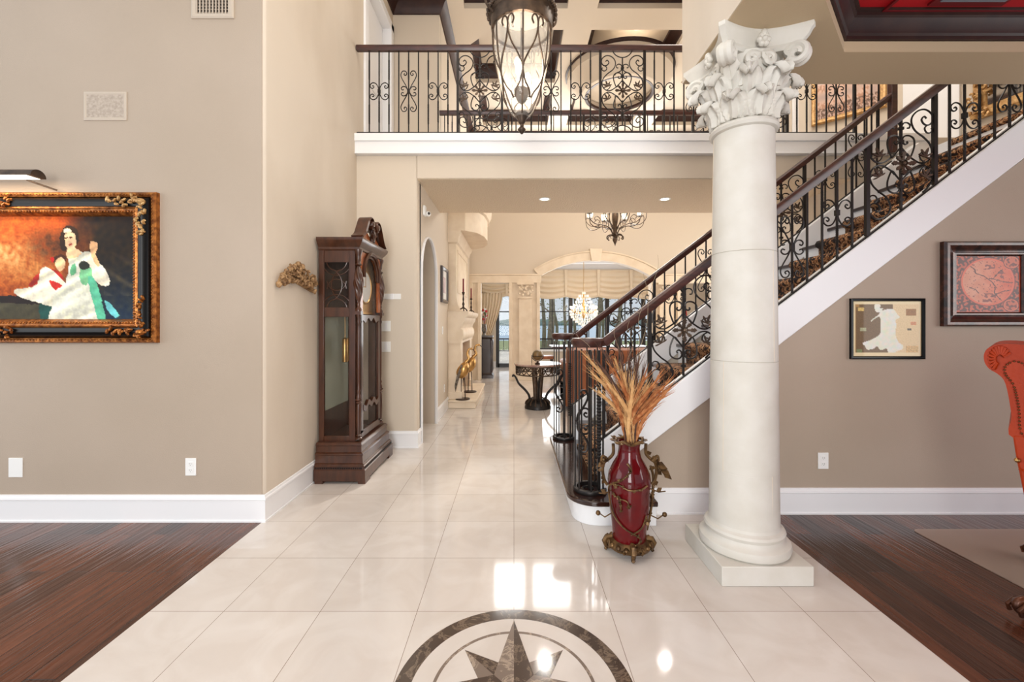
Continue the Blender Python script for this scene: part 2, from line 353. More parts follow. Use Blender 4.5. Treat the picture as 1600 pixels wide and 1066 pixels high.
# walls of the foyer
struct('wall_left', B(-7, -1.772, 3.007, 3.16, 0, 6.2), 'wall')
pl = [(-1.95, 3.16)] + [(-1.95, 3.0095), (-1.79, 3.0095)] + arc(-1.785, 3.04, .03, -90, 0, 5) + [(-1.755, 4.9), (-1.95, 4.9)]
struct('wall_left', MB().prism(pl, 0, 6.2, 'z'), 'warmwall')
pl = [(-1.95, 4.77), (-1.11, 4.77)] + arc(-1.11, 4.80, .03, -90, 0, 4) + [(-1.08, 4.95), (-1.95, 4.95)]
struct('wall_back', MB().prism(pl, 0, 3.26, 'z'), 'hallwall')
struct('wall_back', B(-1.08, 3.80, 4.77, 4.80, 3.01, 3.26).box(3.80, 5.3, 4.77, 4.95, 0, 3.26).box(3.8, 3.95, 4.95, 6.27, 0, 3.26), 'hallwall')
struct('ceiling', B(-1.08, 3.8, 4.785, 6.25, 3.003, 3.27), 'soffit')
struct('floor', B(-4.5, 5.3, 4.80, 6.28, 3.26, 3.478), 'hallwall')
struct('trim_1', B(-1.76, 4.6, 4.715, 4.80, 3.262, 3.478).box(-1.76, 4.6, 4.70, 4.715, 3.40, 3.485).box(-1.76, 4.6, 4.705, 4.715, 3.262, 3.275), 'white', bevel=.004)
# left wall of passage and great room (arched opening Y 4.95..5.92)
arch = [(4.95 + .485 - .485 * cos(radians(a)), 2.0 + .47 * sin(radians(a))) for a in range(0, 181, 12)]
struct('wall_left', MB().prism([(4.95, 0)] + arch + [(5.92, 0), (6.3, 0), (6.3, 3.26), (4.90, 3.26), (4.90, 0)], -1.33, -1.08, 'x'), 'hallwall')
struct('trim_2', MB().tube([(-1.075, 4.95, .0)] + [(-1.075, y, z) for y, z in arch] + [(-1.075, 5.92, 0)], .022, 6, flat=.6), 'white')
struct('wall_left', B(-1.33, -1.08, 6.3, 10.6, 0, 6.0), 'hallwall')
struct('wall_left', B(-3, -2.85, 4.9, 8, 0, 3.2).box(-3, -1.33, 7, 7.1, 0, 3.2), 'hallwall')
struct('ceiling', B(-3, -1.33, 4.95, 7.1, 3.2, 3.25), 'hallwall')
# upper hall
struct('wall_left', B(-1.95, -1.755, 4.9, 5.0, 3.478, 6.1).box(-1.95, -1.755, 4.9, 6.3, 5.66, 6.1), 'hallwall')
struct('wall_left', B(-2.1, -1.95, 4.9, 6.3, 3.478, 6.1), 'hallwall')
struct('wall_back', B(-2.1, -1.08, 6.2, 6.32, 3.478, 6.0), 'hallwall')
struct('ceiling', B(-2.2, -1.08, 4.3, 6.32, 6.04, 6.1), 'hallwall')
d2 = struct('door_2', B(-1.90, -1.86, 5.1, 6.05, 3.48, 5.56).box(-1.862, -1.85, 5.22, 5.9, 4.45, 5.42).box(-1.862, -1.85, 5.22, 5.9, 3.6, 4.3), 'white', bevel=.01)
struct('trim_3', B(-1.95, -1.73, 4.99, 5.11, 3.478, 5.66).box(-1.95, -1.73, 6.05, 6.17, 3.478, 5.66).box(-1.95, -1.73, 4.99, 6.17, 5.56, 5.67), 'white', bevel=.008)
b = MB().sph((-1.83, 5.2, 4.4), .03, 8); b.build('door_handle', 'candlebronze', d2)
crownp = [(0, 5.86), (.02, 5.86), (.03, 5.89), (.05, 5.92), (.09, 5.98), (.12, 6.0), (.12, 6.05), (0, 6.05)]
struct('trim_4', MB().sweep([(-1.755, 5.2), (-1.755, 6.2), (-1.08, 6.2), (-1.08, 10.38), (6.2, 10.38)], crownp), 'crown', smooth=.5)
# beam walls round the office, and office tray ceiling
struct('wall_right', B(1.13, 1.32, -4, 2.87, 3.0, 6.2), 'warmwall')
struct('wall_right', B(1.32, 7, 2.72, 2.87, 3.0, 6.2), 'hallwall')
struct('ceiling', B(1.135, 7, 2.524, 2.865, 2.997, 3.06).loops([[(x, y, z) for x, y in ((1.135, -4), (1.135, 2.524), (1.95, 2.524), (1.45, 2.024), (1.45, -4))] for z in (2.997, 3.06)]), 'officewall', smooth=0)
cp = [(-.03, 3.06), (.0, 3.062), (.012, 3.066), (.012, 3.085), (.022, 3.095), (.026, 3.12), (.05, 3.165), (.062, 3.172), (.062, 3.19), (.078, 3.195), (.078, 3.215), (-.03, 3.215)]
struct('trim_5', MB().sweep([(1.45, -4), (1.45, 2.024), (1.95, 2.524), (7, 2.524)], cp), 'crown', smooth=.5)
struct('ceiling', B(1.35, 7, -4, 2.6, 3.205, 3.26), 'red')
struct('trim_6', MB().frame(0, 1, 0, 1, [(0, 0), (.02, 0), (.02, .012), (0, .012)]).xf(Matrix(((.86, 0, 0, 2.12), (0, 0, -.86, 2.47), (0, 1, 0, 3.2), (0, 0, 0, 1)))), 'redline')
# unseen partition added to shade the understair wall, camera side of the column
struct('wall_right', B(1.14, 1.55, -4, -.35, 0, 2.99), 'wall')
# stair hall walls
hw = [(3.97, 6.27), (4.2, 6.1), (4.85, 5.47), (5.05, 4.75), (5.17, 4.3), (5.2, 2.87), (5.2, 2.75)]
struct('wall_right', MB().sweep(hw, [(0, 3.0), (0, 6.2), (-.15, 6.2), (-.15, 3.0)]), 'hallwall')
struct('wall_back', B(3.95, 6.3, 6.27, 6.4, 0, 6.1), 'hallwall')
struct('trim_7', B(4.03, 4.16, 6.17, 6.20, 3.478, 5.9), 'white', bevel=.006)
e0, e1 = Vector((4.885, 5.35)), Vector((5.035, 4.80)); dd = (e1 - e0).normalized(); nn = Vector((dd.y, -dd.x))
def slab(a, b, t0, t1, z0, z1): P = [e0 + dd * a + nn * t0, e0 + dd * b + nn * t0, e0 + dd * b + nn * t1, e0 + dd * a + nn * t1]; return [[(p.x, p.y, z) for p in P] for z in (z0, z1)]
dm = MB().loops(slab(0, .56, -.02, .03, 3.18, 5.3)).loops(slab(.1, .46, .03, .045, 3.35, 4.2)).loops(slab(.1, .46, .03, .045, 4.35, 5.15)); struct('door_3', dm, 'white', bevel=.006)
# understair wall and stair-side wall
struct('wall_right', MB().prism([(.70, 0), (5.3, 0), (5.3, 3.1), (4.35, 3.05), (.70, zb(.70) + .06)], 3.13, 3.20), 'wall')
struct('wall_right', MB().prism([(.62, 0), (5.3, 0), (5.3, 3.1), (4.35, 3.05), (.62, .32)], 4.47, 4.54), 'hallwall')
# great room: far wall with arch
FW = 10.4; R = 2.55; cz = 2.52 + .39 - R; cx = 1.98; hs = 1.355; th = math.degrees(math.asin(hs / R))
def arcp(r, n=24, t=th): return [(cx + r * sin(radians(-t + 2 * t * k / n)), cz + r * cos(radians(-t + 2 * t * k / n))) for k in range(n + 1)]
ap = arcp(R)
struct('wall_back', MB().prism([(-1.08, 2.36), (cx - hs, 2.36)] + ap + [(cx + hs, 2.36), (4.85, 2.36), (6.2, 2.36), (6.2, 6.0), (4.35, 6.0), (4.35, 5.45), (4.35, 4.55), (4.0, 4.55), (4.0, 6.0), (-1.08, 6.0)] if 0 else [(-1.08, 2.36), (cx - hs, 2.36)] + ap + [(cx + hs, 2.36), (6.2, 2.36), (6.2, 4.5), (-1.08, 4.5)], FW, FW + .2), 'hallwall')
UW = [(-.45, .24), (.48, 1.36), (1.75, 2.6), (2.95, 3.8)]
mb = B(-1.08, 6.2, FW, FW + .2, 5.5, 6.05); xs = [-1.08] + [q for w in UW for q in w] + [6.2]
for i in range(0, len(xs), 2): mb.box(xs[i], xs[i + 1], FW, FW + .2, 4.5, 5.5)
struct('wall_back', mb, 'hallwall')
for i, (a, c) in enumerate(UW):
    struct('window_%d' % (i + 4), MB().frame(a, c, 4.5, 5.5, [(0, 0), (.05, 0), (.05, .06), (0, .06)], FW + .1).box((a + c) / 2 - .012, (a + c) / 2 + .012, FW + .07, FW + .09, 4.5, 5.5), 'door')
mb = B(-1.08, -.84, FW, FW + .2, 0, 2.36).box(-.08, .62, FW, FW + .2, 0, 2.36).box(3.34, 4.03, FW, FW + .2, 0, 2.36).box(4.85, 6.2, FW, FW + .2, 0, 2.36)
struct('wall_back', mb, 'farstone')
yf = FW - .05
mb = MB()
mb.box(-1.10, .66, yf, FW, 2.36, 2.54).box(-1.10, .70, yf - .02, FW, 2.54, 2.575).box(3.30, 6.2, yf, FW, 2.36, 2.54).box(3.26, 6.2, yf - .02, FW, 2.54, 2.575)
mb.box(-1.1, -1.0, yf, FW, 0, 2.36).box(-.88, -.80, yf, FW + .2, 0, 2.36).box(-.12, -.04, yf, FW + .2, 0, 2.36)
mb.box(.55, .63, yf, FW + .2, 0, 2.36).box(3.33, 3.41, yf, FW + .2, 0, 2.36).box(3.96, 4.04, yf, FW, 0, 2.36)
o2 = arcp(R + .19, 24, th * 1.02); i2 = arcp(R - .005); mb.loops([[(p[0], yf, p[1]), (q[0], yf, q[1]), (q[0], FW, q[1]), (p[0], FW, p[1])] for p, q in zip(i2, o2)])
o3 = arcp(R + .19, 24, th * 1.02); o4 = arcp(R + .225, 24, th * 1.02); mb.loops([[(p[0], yf - .02, p[1]), (q[0], yf - .02, q[1]), (q[0], FW, q[1]), (p[0], FW, p[1])] for p, q in zip(o3, o4)])
mb.prism([(cx - .11, cz + R - .03), (cx + .11, cz + R - .03), (cx + .155, cz + R + .27), (cx - .155, cz + R + .27)], yf - .06, FW)
for X in (.28, 3.68):
    mb.box(X - .19, X + .19, yf - .03, FW, 0, .16).box(X - .16, X + .16, yf - .02, FW, .16, 1.98)
struct('trim_8', mb, 'farstone', bevel=.006)
random.seed(3)
for X in (.28, 3.68):      # carved capitals on the piers
    cp_ = B(X - .17, X + .17, yf - .05, FW, 1.98, 2.02).box(X - .2, X + .2, yf - .07, FW, 2.31, 2.36)
    for i in range(34): cp_.sph((X + random.uniform(-.16, .16), yf - .04, random.uniform(2.05, 2.29)), random.uniform(.018, .036), 7)
    struct('trim_9', cp_, 'farstone')
# dining room beyond
struct('wall_left', B(-1.75, -1.6, 10.6, 13.3, 0, 3.2), 'hallwall')
struct('wall_right', B(6.2, 6.35, 6.27, 13.5, 0, 6.2), 'hallwall')
struct('ceiling', B(-1.75, 6.3, 10.6, 13.5, 3.2, 3.3), 'white')
struct('trim_10', MB().sweep([(-1.6, 10.61), (-1.6, 13.3), (6.2, 13.3), (6.2, 10.61)], [(0, 2.98), (.03, 2.98), (.05, 3.04), (.14, 3.14), (.16, 3.2), (0, 3.2)]).box(.6, 3.4, 11.2, 11.3, 3.14, 3.2).box(.6, 3.4, 12.6, 12.7, 3.14, 3.2), 'white')
BW = 13.3
mb = B(-1.75, -.56, BW, BW + .2, 0, 3.2).box(-.56, .5, BW, BW + .2, 2.4, 3.2).box(.5, .62, BW, BW + .2, 0, 3.2).box(.62, 4.6, BW, BW + .2, 2.75, 3.2).box(.62, 4.6, BW, BW + .2, 0, .52).box(4.6, 6.3, BW, BW + .2, 0, 3.2)
struct('wall_back', mb, 'hallwall')
mb = B(.60, 4.62, BW - .06, BW + .02, .50, .56); struct('trim_11', mb, 'white', bevel=.006)
w = MB()
for X in (.64, 1.77, 2.91, 4.04): w.box(X - .06, X + .06, BW + .02, BW + .12, .52, 2.75)
w.box(4.54, 4.6, BW + .02, BW + .12, .52, 2.75).box(.62, 4.6, BW + .02, BW + .12, .52, .60).box(.62, 4.6, BW + .02, BW + .12, 2.69, 2.75)
for X in (1.2, 2.34, 3.47): w.box(X - .012, X + .012, BW + .05, BW + .09, .6, 2.7)
w.box(.64, 4.6, BW + .05, BW + .09, 1.725, 1.755)
w1 = struct('window_1', w, 'door'); MB().box(.66, 4.56, BW + .065, BW + .071, .58, 2.71).build('pane', 'glass', w1)
w = B(-.56, -.46, BW + .02, BW + .12, 0, 2.4).box(.42, .5, BW + .02, BW + .12, 0, 2.4).box(-.5, .45, BW + .02, BW + .12, 0, .12).box(-.5, .45, BW + .02, BW + .12, 2.3, 2.4).box(-.5, .45, BW + .05, BW + .09, 1.72, 1.75).box(-.03, .01, BW + .05, BW + .09, .1, 2.3)
d1 = struct('door_1', w, 'door'); MB().box(-.47, .43, BW + .065, BW + .071, .1, 2.32).build('pane', 'glass', d1)
# coffered ceiling of the great room
XB = [(-1.35, -.726), (.783, 1.22), (2.72, 3.2), (4.7, 6.3)]; YB = [(4.3, 4.76), (6.26, 6.72), (8.2, 8.66), (9.96, 10.65)]
mb = MB()
for i, (a, c) in enumerate(XB):
    mb.box(a, c, 4.3, 10.65, 6.0, 6.3)
    if i < 3:
        for y0, y1 in YB: mb.box(c, XB[i + 1][0], y0, y1, 6.0, 6.3)
mb.box(-1.35, 6.3, 4.3, 10.65, 6.3, 6.36)
mb.prism([(-.726, 6.72), (-.36, 6.72), (-.726, 7.08)], 6.0, 6.3, 'z')
struct('ceiling', mb, 'hallwall', smooth=0)
mb = MB(); pf = [(0, 6.08), (.02, 6.08), (.03, 6.12), (.05, 6.16), (.10, 6.23), (.12, 6.25), (.12, 6.3), (0, 6.3)]
for i in range(3):
    for j in range(3):
        a, c = XB[i][1], XB[i + 1][0]; y0, y1 = YB[j][1], YB[j + 1][0]
        path = [(a, y0), (a, y1), (c, y1), (c, y0)] if (i, j) != (0, 1) else [(-.36, 6.72), (-.726, 7.08), (a, y1), (c, y1), (c, y0)]
        mb.sweep(path, pf, closed=True)
struct('trim_12', mb, 'crown', smooth=.5)
struct('ceiling', B(-3, 5.4, -4, 4.3, 6.2, 6.26), 'hallwall')
# round ceiling drum in the middle coffer
cxr, cyr = 1.94, 7.9
o = MB().lathe([(.95, 6.0), (.95, 5.86), (.93, 5.85), (.70, 5.60), (.66, 5.59), (.62, 5.60), (.62, 5.74), (.001, 5.74), (.001, 6.0)], 64, (cxr, cyr, 0)).build('ceiling_drum', 'hallwall', smooth=.5); o['kind'] = 'structure'; o.name = 'ceiling'
o.parent = None
MB().lathe([(.955, 6.03), (.99, 6.03), (.98, 5.985), (.952, 5.98)], 64, (cxr, cyr, 0)).build('crown_ring', 'crown', o)
MB().lathe([(.625, 5.64), (.625, 5.59), (.58, 5.60), (.57, 5.64)], 64, (cxr, cyr, 0)).build('crown_ring', 'crown', o)
# baseboards
bbp = [(0, 0), (.018, 0), (.018, .012), (.012, .014), (.012, .15), (.018, .155), (.016, .168), (.010, .174), (.007, .188), (0, .19)]
struct('baseboard_left', MB().sweep([(-7, 3.007), (-1.755, 3.007), (-1.755, 4.77), (-1.08, 4.77), (-1.08, 4.93)], bbp), 'white', smooth=.4)
struct('baseboard_left', MB().sweep([(-1.08, 5.95), (-1.08, 6.98)], bbp).sweep([(-1.08, 8.82), (-1.08, 10.35)], bbp), 'white', smooth=.4)
struct('baseboard_right', MB().sweep([(.98, 3.13), (6, 3.13)], bbp), 'white', smooth=.4)
struct('baseboard_back', MB().sweep([(3.8, 4.77), (5.3, 4.77)], bbp).sweep([(-1.6, 13.3), (-.56, 13.3)], bbp).sweep([(.5, 13.3), (6.2, 13.3)], bbp), 'white', smooth=.4)
# ------------------------------------------------------------------ staircase
st = thing('staircase', 'white staircase with dark treads rising to the right behind the stone column', 'staircase', (.38, 3.1, 0))
def Xk(k): return .64 + .262 * (k - 2)
def zk(k): return .18 + .2 * (k - 1)
def round_plan(x0, y0, y1, x1, r, n=8): return arc(x0 + r, y0 + r, r, 270, 180, n) + arc(x0 + r, y1 - r, r, 180, 90, n) + [(x1, y1), (x1, y0)]
MB().prism(round_plan(.42, 2.94, 4.68, .98, .17), 0, .145, 'z').build('riser', 'white', st, bevel=.003)
MB().prism(round_plan(.38, 2.90, 4.72, .98, .20), .145, .18, 'z').build('tread', 'tread', st, bevel=.008)
for k in range(2, 17):
    x = Xk(k); MB().box(x + .025, x + .05, 3.2, 4.46, zk(k) - .2, zk(k) - .03).build('riser', 'white', st)
    MB().box(x, x + .30, 3.19, 4.46, zk(k) - .035, zk(k)).build('tread', 'tread', st, bevel=.008)
MB().box(4.3, 5.04, 3.21, 4.44, 3.0, 3.2).build('landing', 'white', st)
X0, X1 = .624, 4.42
MB().prism([(X0, 0), (X0, zc(X0)), (X1, zc(X1)), (X1, zb(X1)), (.78, zb(.78)), (.78, 0)], 3.085, 3.2).build('stringer', 'white', st, bevel=.006)
MB().prism([(X0, 0), (X0, zc(X0)), (X1 - .2, zc(X1 - .2)), (X1 - .2, zb(X1 - .2)), (.78, zb(.78)), (.78, 0)], 4.45, 4.57).build('stringer', 'white', st, bevel=.006)
rn = MB(); w0, w1 = 3.42, 4.22
pr = []
for k in range(1, 17):
    x, z = (Xk(k) if k > 1 else .38), zk(k)
    if k == 1: pr += [(.62, z + .012)]; continue
    pr += [(x + .02, z - .2 + .014), (x + .018, z - .05), (x - .012, z - .03), (x - .016, z - .008), (x - .004, z + .012)]
pr += [(Xk(16) + .3, zk(16) + .012)]
rn.loops([[(x, w0, z) for x, z in pr], [(x, w1, z) for x, z in pr]], ring=False)
o = rn.build('stair_runner', 'carpet', solid=.02); tag(o, 'brown and black floral carpet runner laid up the staircase', 'carpet')
# ------------------------------------------------------------------ ironwork library (local u,v in the XZ plane)
def uv(pts): return [(p[0], 0, p[1]) for p in pts]
def curl(mb, pts, r, mu=1, mv=1, c=(0, 0), sh=0, k=1.0):
    q = [(c[0] + mu * p[0] * k, c[1] + mv * p[1] * k + sh * mu * p[0] * k) for p in pts]
    mb.tube(uv([(a.x, a.y) for a in cr([(x, y, 0) for x, y in q], 4)]), r, 5)
BUT = [(.006, 0), (.010, .040), (.034, .082), (.070, .094), (.098, .072), (.096, .042), (.074, .032), (.058, .048), (.068, .062), (.078, .054)]
LYR = [(.004, 0), (.030, .062), (.074, .140), (.086, .185), (.068, .222), (.036, .222), (.020, .196), (.034, .176), (.052, .186), (.044, .200)]
LYS = [(.004, .0), (.030, .044), (.062, .052), (.082, .034), (.072, .014), (.054, .020)]
def butterfly_mb(r=.0055):
    mb = MB()
    for a in (1, -1):
        for c in (1, -1): curl(mb, BUT, r, a, c)
    return mb.box(-.014, .014, -.012, .012, -.02, .02)
def lyre_mb(r=.0055, k=1.0):
    mb = MB()
    for a in (1, -1):
        for c in (1, -1): curl(mb, LYR, r, a, c, k=k); curl(mb, LYS, r, a, c, k=k)
    return mb.box(-.014, .014, -.012, .012, -.022, .022)
def rosette_mb(s=.07):
    mb = MB()
    for i in range(8):
        a = i * pi / 4; L = s if i % 2 == 0 else s * .8; pts = []
        for t, wd in ((.12, .04), (.35, .09), (.5, .07), (.62, .17), (.7, .12), (.8, .19), (.9, .10), (1, .02)):
            pts.append((t, wd))
        out = [(L * t, L * w_) for t, w_ in pts] + [(L * t, -L * w_) for t, w_ in pts[::-1]]
        P = [(x * cos(a) - y * sin(a), x * sin(a) + y * cos(a)) for x, y in out]
        mb.loops([[(p[0], yy - .012 * (Vector(p).length / s), p[1]) for p in P] for yy in (-.008, .004)])
    return mb.sph((0, -.012, 0), s * .16, 8).lathe([(s * .26, -.02), (s * .30, -.008), (s * .26, 0)], 12, axis='y')
def sprig_mb(s=.05):
    mb = MB()
    for a, L in ((90, 1), (45, .85), (135, .85), (5, .7), (175, .7)):
        a = radians(a); P = [(L * s * (t * cos(a) - w_ * sin(a)), L * s * (t * sin(a) + w_ * cos(a))) for t, w_ in ((0, .05), (.45, .10), (.7, .13), (.95, .10), (1.15, 0), (.95, -.10), (.7, -.13), (.45, -.10), (0, -.05))]
        mb.loops([[(p[0], yy, p[1]) for p in P] for yy in (-.008, .002)])
    return mb
G = .001
def pan(pts): return [((x - 524) * G, (555 - y) * G) for x, y in pts]
P_CURL = pan([(338, 222), (355, 207), (373, 232), (352, 264), (318, 268), (293, 238), (300, 190), (345, 157), (398, 165), (438, 205), (446, 255), (420, 310), (365, 352)])
P_BODY = pan([(365, 352), (318, 400), (298, 455), (310, 510), (350, 543), (395, 543), (435, 520), (462, 500), (480, 478)])
P_CURL2 = pan([(330, 268), (350, 292), (338, 322), (310, 326), (294, 305), (304, 292)])
P_LOOP = pan([(355, 500), (340, 490), (345, 470), (375, 470), (388, 495), (372, 525), (345, 540)])
P_HEART = pan([(524, 430), (490, 470), (460, 505), (440, 470), (426, 420), (430, 372), (462, 348), (500, 352), (514, 385), (495, 410), (476, 402), (482, 388)])
P_TOP = pan([(524, 292), (506, 258), (478, 252), (458, 268), (462, 290), (478, 292)])
P_DIAG = pan([(524, 300), (500, 330), (455, 352), (440, 375)])
def panel_mb(stair=False, r=.0062):
    mb = MB(); sh = 0
    for a in (1, -1):          # a=1 keeps the left-hand template (u<0), -1 mirrors it to the right
        for c in (1, -1):
            uphill = (a == -1 and c == 1) or (a == 1 and c == -1)
            curl(mb, P_BODY, r, a, c); curl(mb, P_HEART, r, a, c); curl(mb, P_LOOP, r * .8, a, c)
            if not stair or uphill: curl(mb, P_CURL, r, a, c); curl(mb, P_CURL2, r * .9, a, c)
            if not stair: curl(mb, P_TOP, r * .9, a, c); curl(mb, P_DIAG, r * .9, a, c)
            elif c == 1: curl(mb, P_TOP, r * .9, a, c); 
    if stair: mb.box(-.007, .007, -.007, .007, -.33, .33)
    else:
        mb.box(-.006, .006, -.006, .006, .10, .378).box(-.006, .006, -.006, .006, -.378, -.10)
        for c in (1, -1): mb.tube(uv(arc(0, c * .495, .117, 0 if c < 0 else 180, 180 if c < 0 else 360, 14)), r, 5)
    for s in (1, -1): mb.box(-.016, .016, -.011, .011, s * .165 - .01, s * .165 + .01).box(-.016, .016, -.011, .011, s * .26 - .01, s * .26 + .01)
    return mb
def bar_mb(H, kind, r=.0085):
    mb = MB()
    if kind == 'plain': mb.twist(0, 0, 0, H, r, 0, seg=1)
    else:
        a, c = {'low': (.12, .38), 'high': (.60, .88), 'both': (.62, .86)}[kind]
        segs = [(a, c)] if kind != 'both' else [(.10, .34), (.64, .88)]; z = 0
        for s0, s1 in segs: mb.twist(0, 0, z * H, s0 * H, r, 0, seg=1); mb.twist(0, 0, s0 * H, s1 * H, r * 1.15, (s1 - s0) * H / .05); z = s1
        mb.twist(0, 0, z * H, H, r, 0, seg=1)
    return mb
proto = {}
def part(key, mbf, name, m, parent, loc, label=None):
    """first use builds the part, later uses copy it sharing its mesh"""
    if key not in proto:
        o = mbf().build(name, m, parent, world=False, smooth=.5); proto[key] = o
    else: o = proto[key].copy(); COL.objects.link(o); o.parent = parent
    o.location = Vector(loc) - rootloc(parent)
    return o
def panel_parts(root, X, Y, zcen, stair):
    o = part('panel%d' % stair, lambda: panel_mb(stair), 'scroll_panel', 'iron', root, (X, Y, zcen))
    q = part('ros%d' % stair, lambda: rosette_mb(.088), 'rosette', 'bronze', root, (X, Y - .012, zcen)); q.parent = o; q.location = (0, -.012, 0)
    for u, v, rz in ((-.165, .07, 20), (.165, .07, -20), (-.165, -.075, 30), (.165, -.075, -30)):
        q = part('sprig', lambda: sprig_mb(.062), 'leaf_sprig', 'bronze', root, (0, 0, 0)); q.parent = o; q.location = (u, -.008, v - .02); q.rotation_euler = (0, radians(-rz), 0)
def bars_run(root, X, Y, i0, i1, step, zbot, H, pkind, sg=1, skip=()):
    """balusters at X + sg*i*step for i in i0..i1 after a post, butterflies on 2 and 8, lyre on 5"""
    for i in range(i0, i1 + 1):
        if i in skip: continue
        x = X + sg * i * step; z0 = zbot(x)
        kind = {1: 'low', 2: 'low', 3: 'low', 5: 'both', 7: 'high', 8: 'low', 9: 'high'}.get(i, 'plain')
        if pkind == 'b': kind = {1: 'both', 2: 'low', 3: 'both', 5: 'both', 7: 'both', 8: 'low', 9: 'both'}.get(i, 'plain')
        part('bar%s%s' % (pkind, kind), lambda: bar_mb(H, kind), 'baluster', 'iron', root, (x, Y, z0))
        if i in (2, 8): part('but' + pkind, lambda: butterfly_mb(), 'butterfly_scroll', 'iron', root, (x, Y, z0 + H * .5))
        if i == 5: part('lyr' + pkind, lambda: lyre_mb(k=1.0 if pkind == 'b' else .98), 'lyre_scroll', 'iron', root, (x, Y, z0 + H * .5))
def post_part(root, X, Y, z0, H, key): part(key, lambda: B(-.013, .013, -.013, .013, 0, H), 'post', 'iron', root, (X, Y, z0))
RP = [(-.032, .0), (-.018, -.028), (.018, -.028), (.032, 0), (.034, .018), (.022, .034), (-.022, .034), (-.034, .018)]   # handrail section (side, up)
def handrail(path, root, name='handrail'):
    P = [Vector(p) for p in path]; Ls = []
    for i in range(len(P)):
        t = (P[min(i + 1, len(P) - 1)] - P[max(i - 1, 0)]).normalized(); h = Vector((t.y, -t.x, 0))
        if h.length < .05: h = Vector((0, 1, 0))
        h.normalize(); u = h.cross(t)
        if u.z < 0: u = -u
        Ls.append([P[i] + h * a + u * (b_ - .034) for a, b_ in RP])
    return MB().loops(Ls).build(name, 'rail', root, smooth=.7)
# ------------------------------------------------------------------ balcony railings
ZB = 3.478
def balcony(Y, Xs, Xe, label, first, group):
    root = thing('balcony_railing', label, 'railing', (Xs, Y, ZB), group)
    H = .915; step = .1093
    handrail([(Xs, Y, ZB + 1.0), (Xe, Y, ZB + 1.0)], root)
    B(Xs, Xe, Y - .012, Y + .012, ZB + .025, ZB + .037).build('bottom_rail', 'iron', root)
    x = first; zf = lambda q: ZB + .037; H0 = H
    while x < Xe:
        for i in range(1, 10):
            if x + i * step > Xe - .02 or x + i * step < Xs: continue
            bars_run(root, x, Y, i, i, step, zf, H0, 'b')
        xp = x + 10 * step
        if xp < Xe: post_part(root, xp, Y, ZB, .97, 'bpost')
        if xp + 4.5 * step < Xe:
            panel_parts(root, xp + 2.25 * step, Y, ZB + .037 + .455, False)
            post_part(root, xp + 4.5 * step, Y, ZB, .97, 'bpost')
        x = xp + 4.5 * step
    post_part(root, Xe - .013, Y, ZB, .97, 'bpost')
    return root
balcony(4.755, -1.745, 3.80, 'black scrollwork railing along the front edge of the balcony with dark wooden handrail', -1.608 - .1093, 'balcony railings')
balcony(6.22, -1.08, 3.93, 'second balcony railing behind, overlooking the great room', -1.664, 'balcony railings')
# short railing stepping down to landing
sr = thing('landing_railing', 'short iron railing between the balcony end post and the stair head newel', 'railing', (3.81, 4.7, 3.2))
handrail([(3.81, 4.74, 4.46), (3.96, 4.55, 4.40)], sr)
for t in (.25, .5, .75):
    MB().twist(3.81 + .15 * t, 4.74 - .19 * t, 3.2, 4.42 - .03, .0085, 0, seg=1).build('baluster', 'iron', sr)
B(3.955, 4.015, 4.47, 4.53, 3.18, 4.05).build('newel_post', 'rail', sr, bevel=.004)
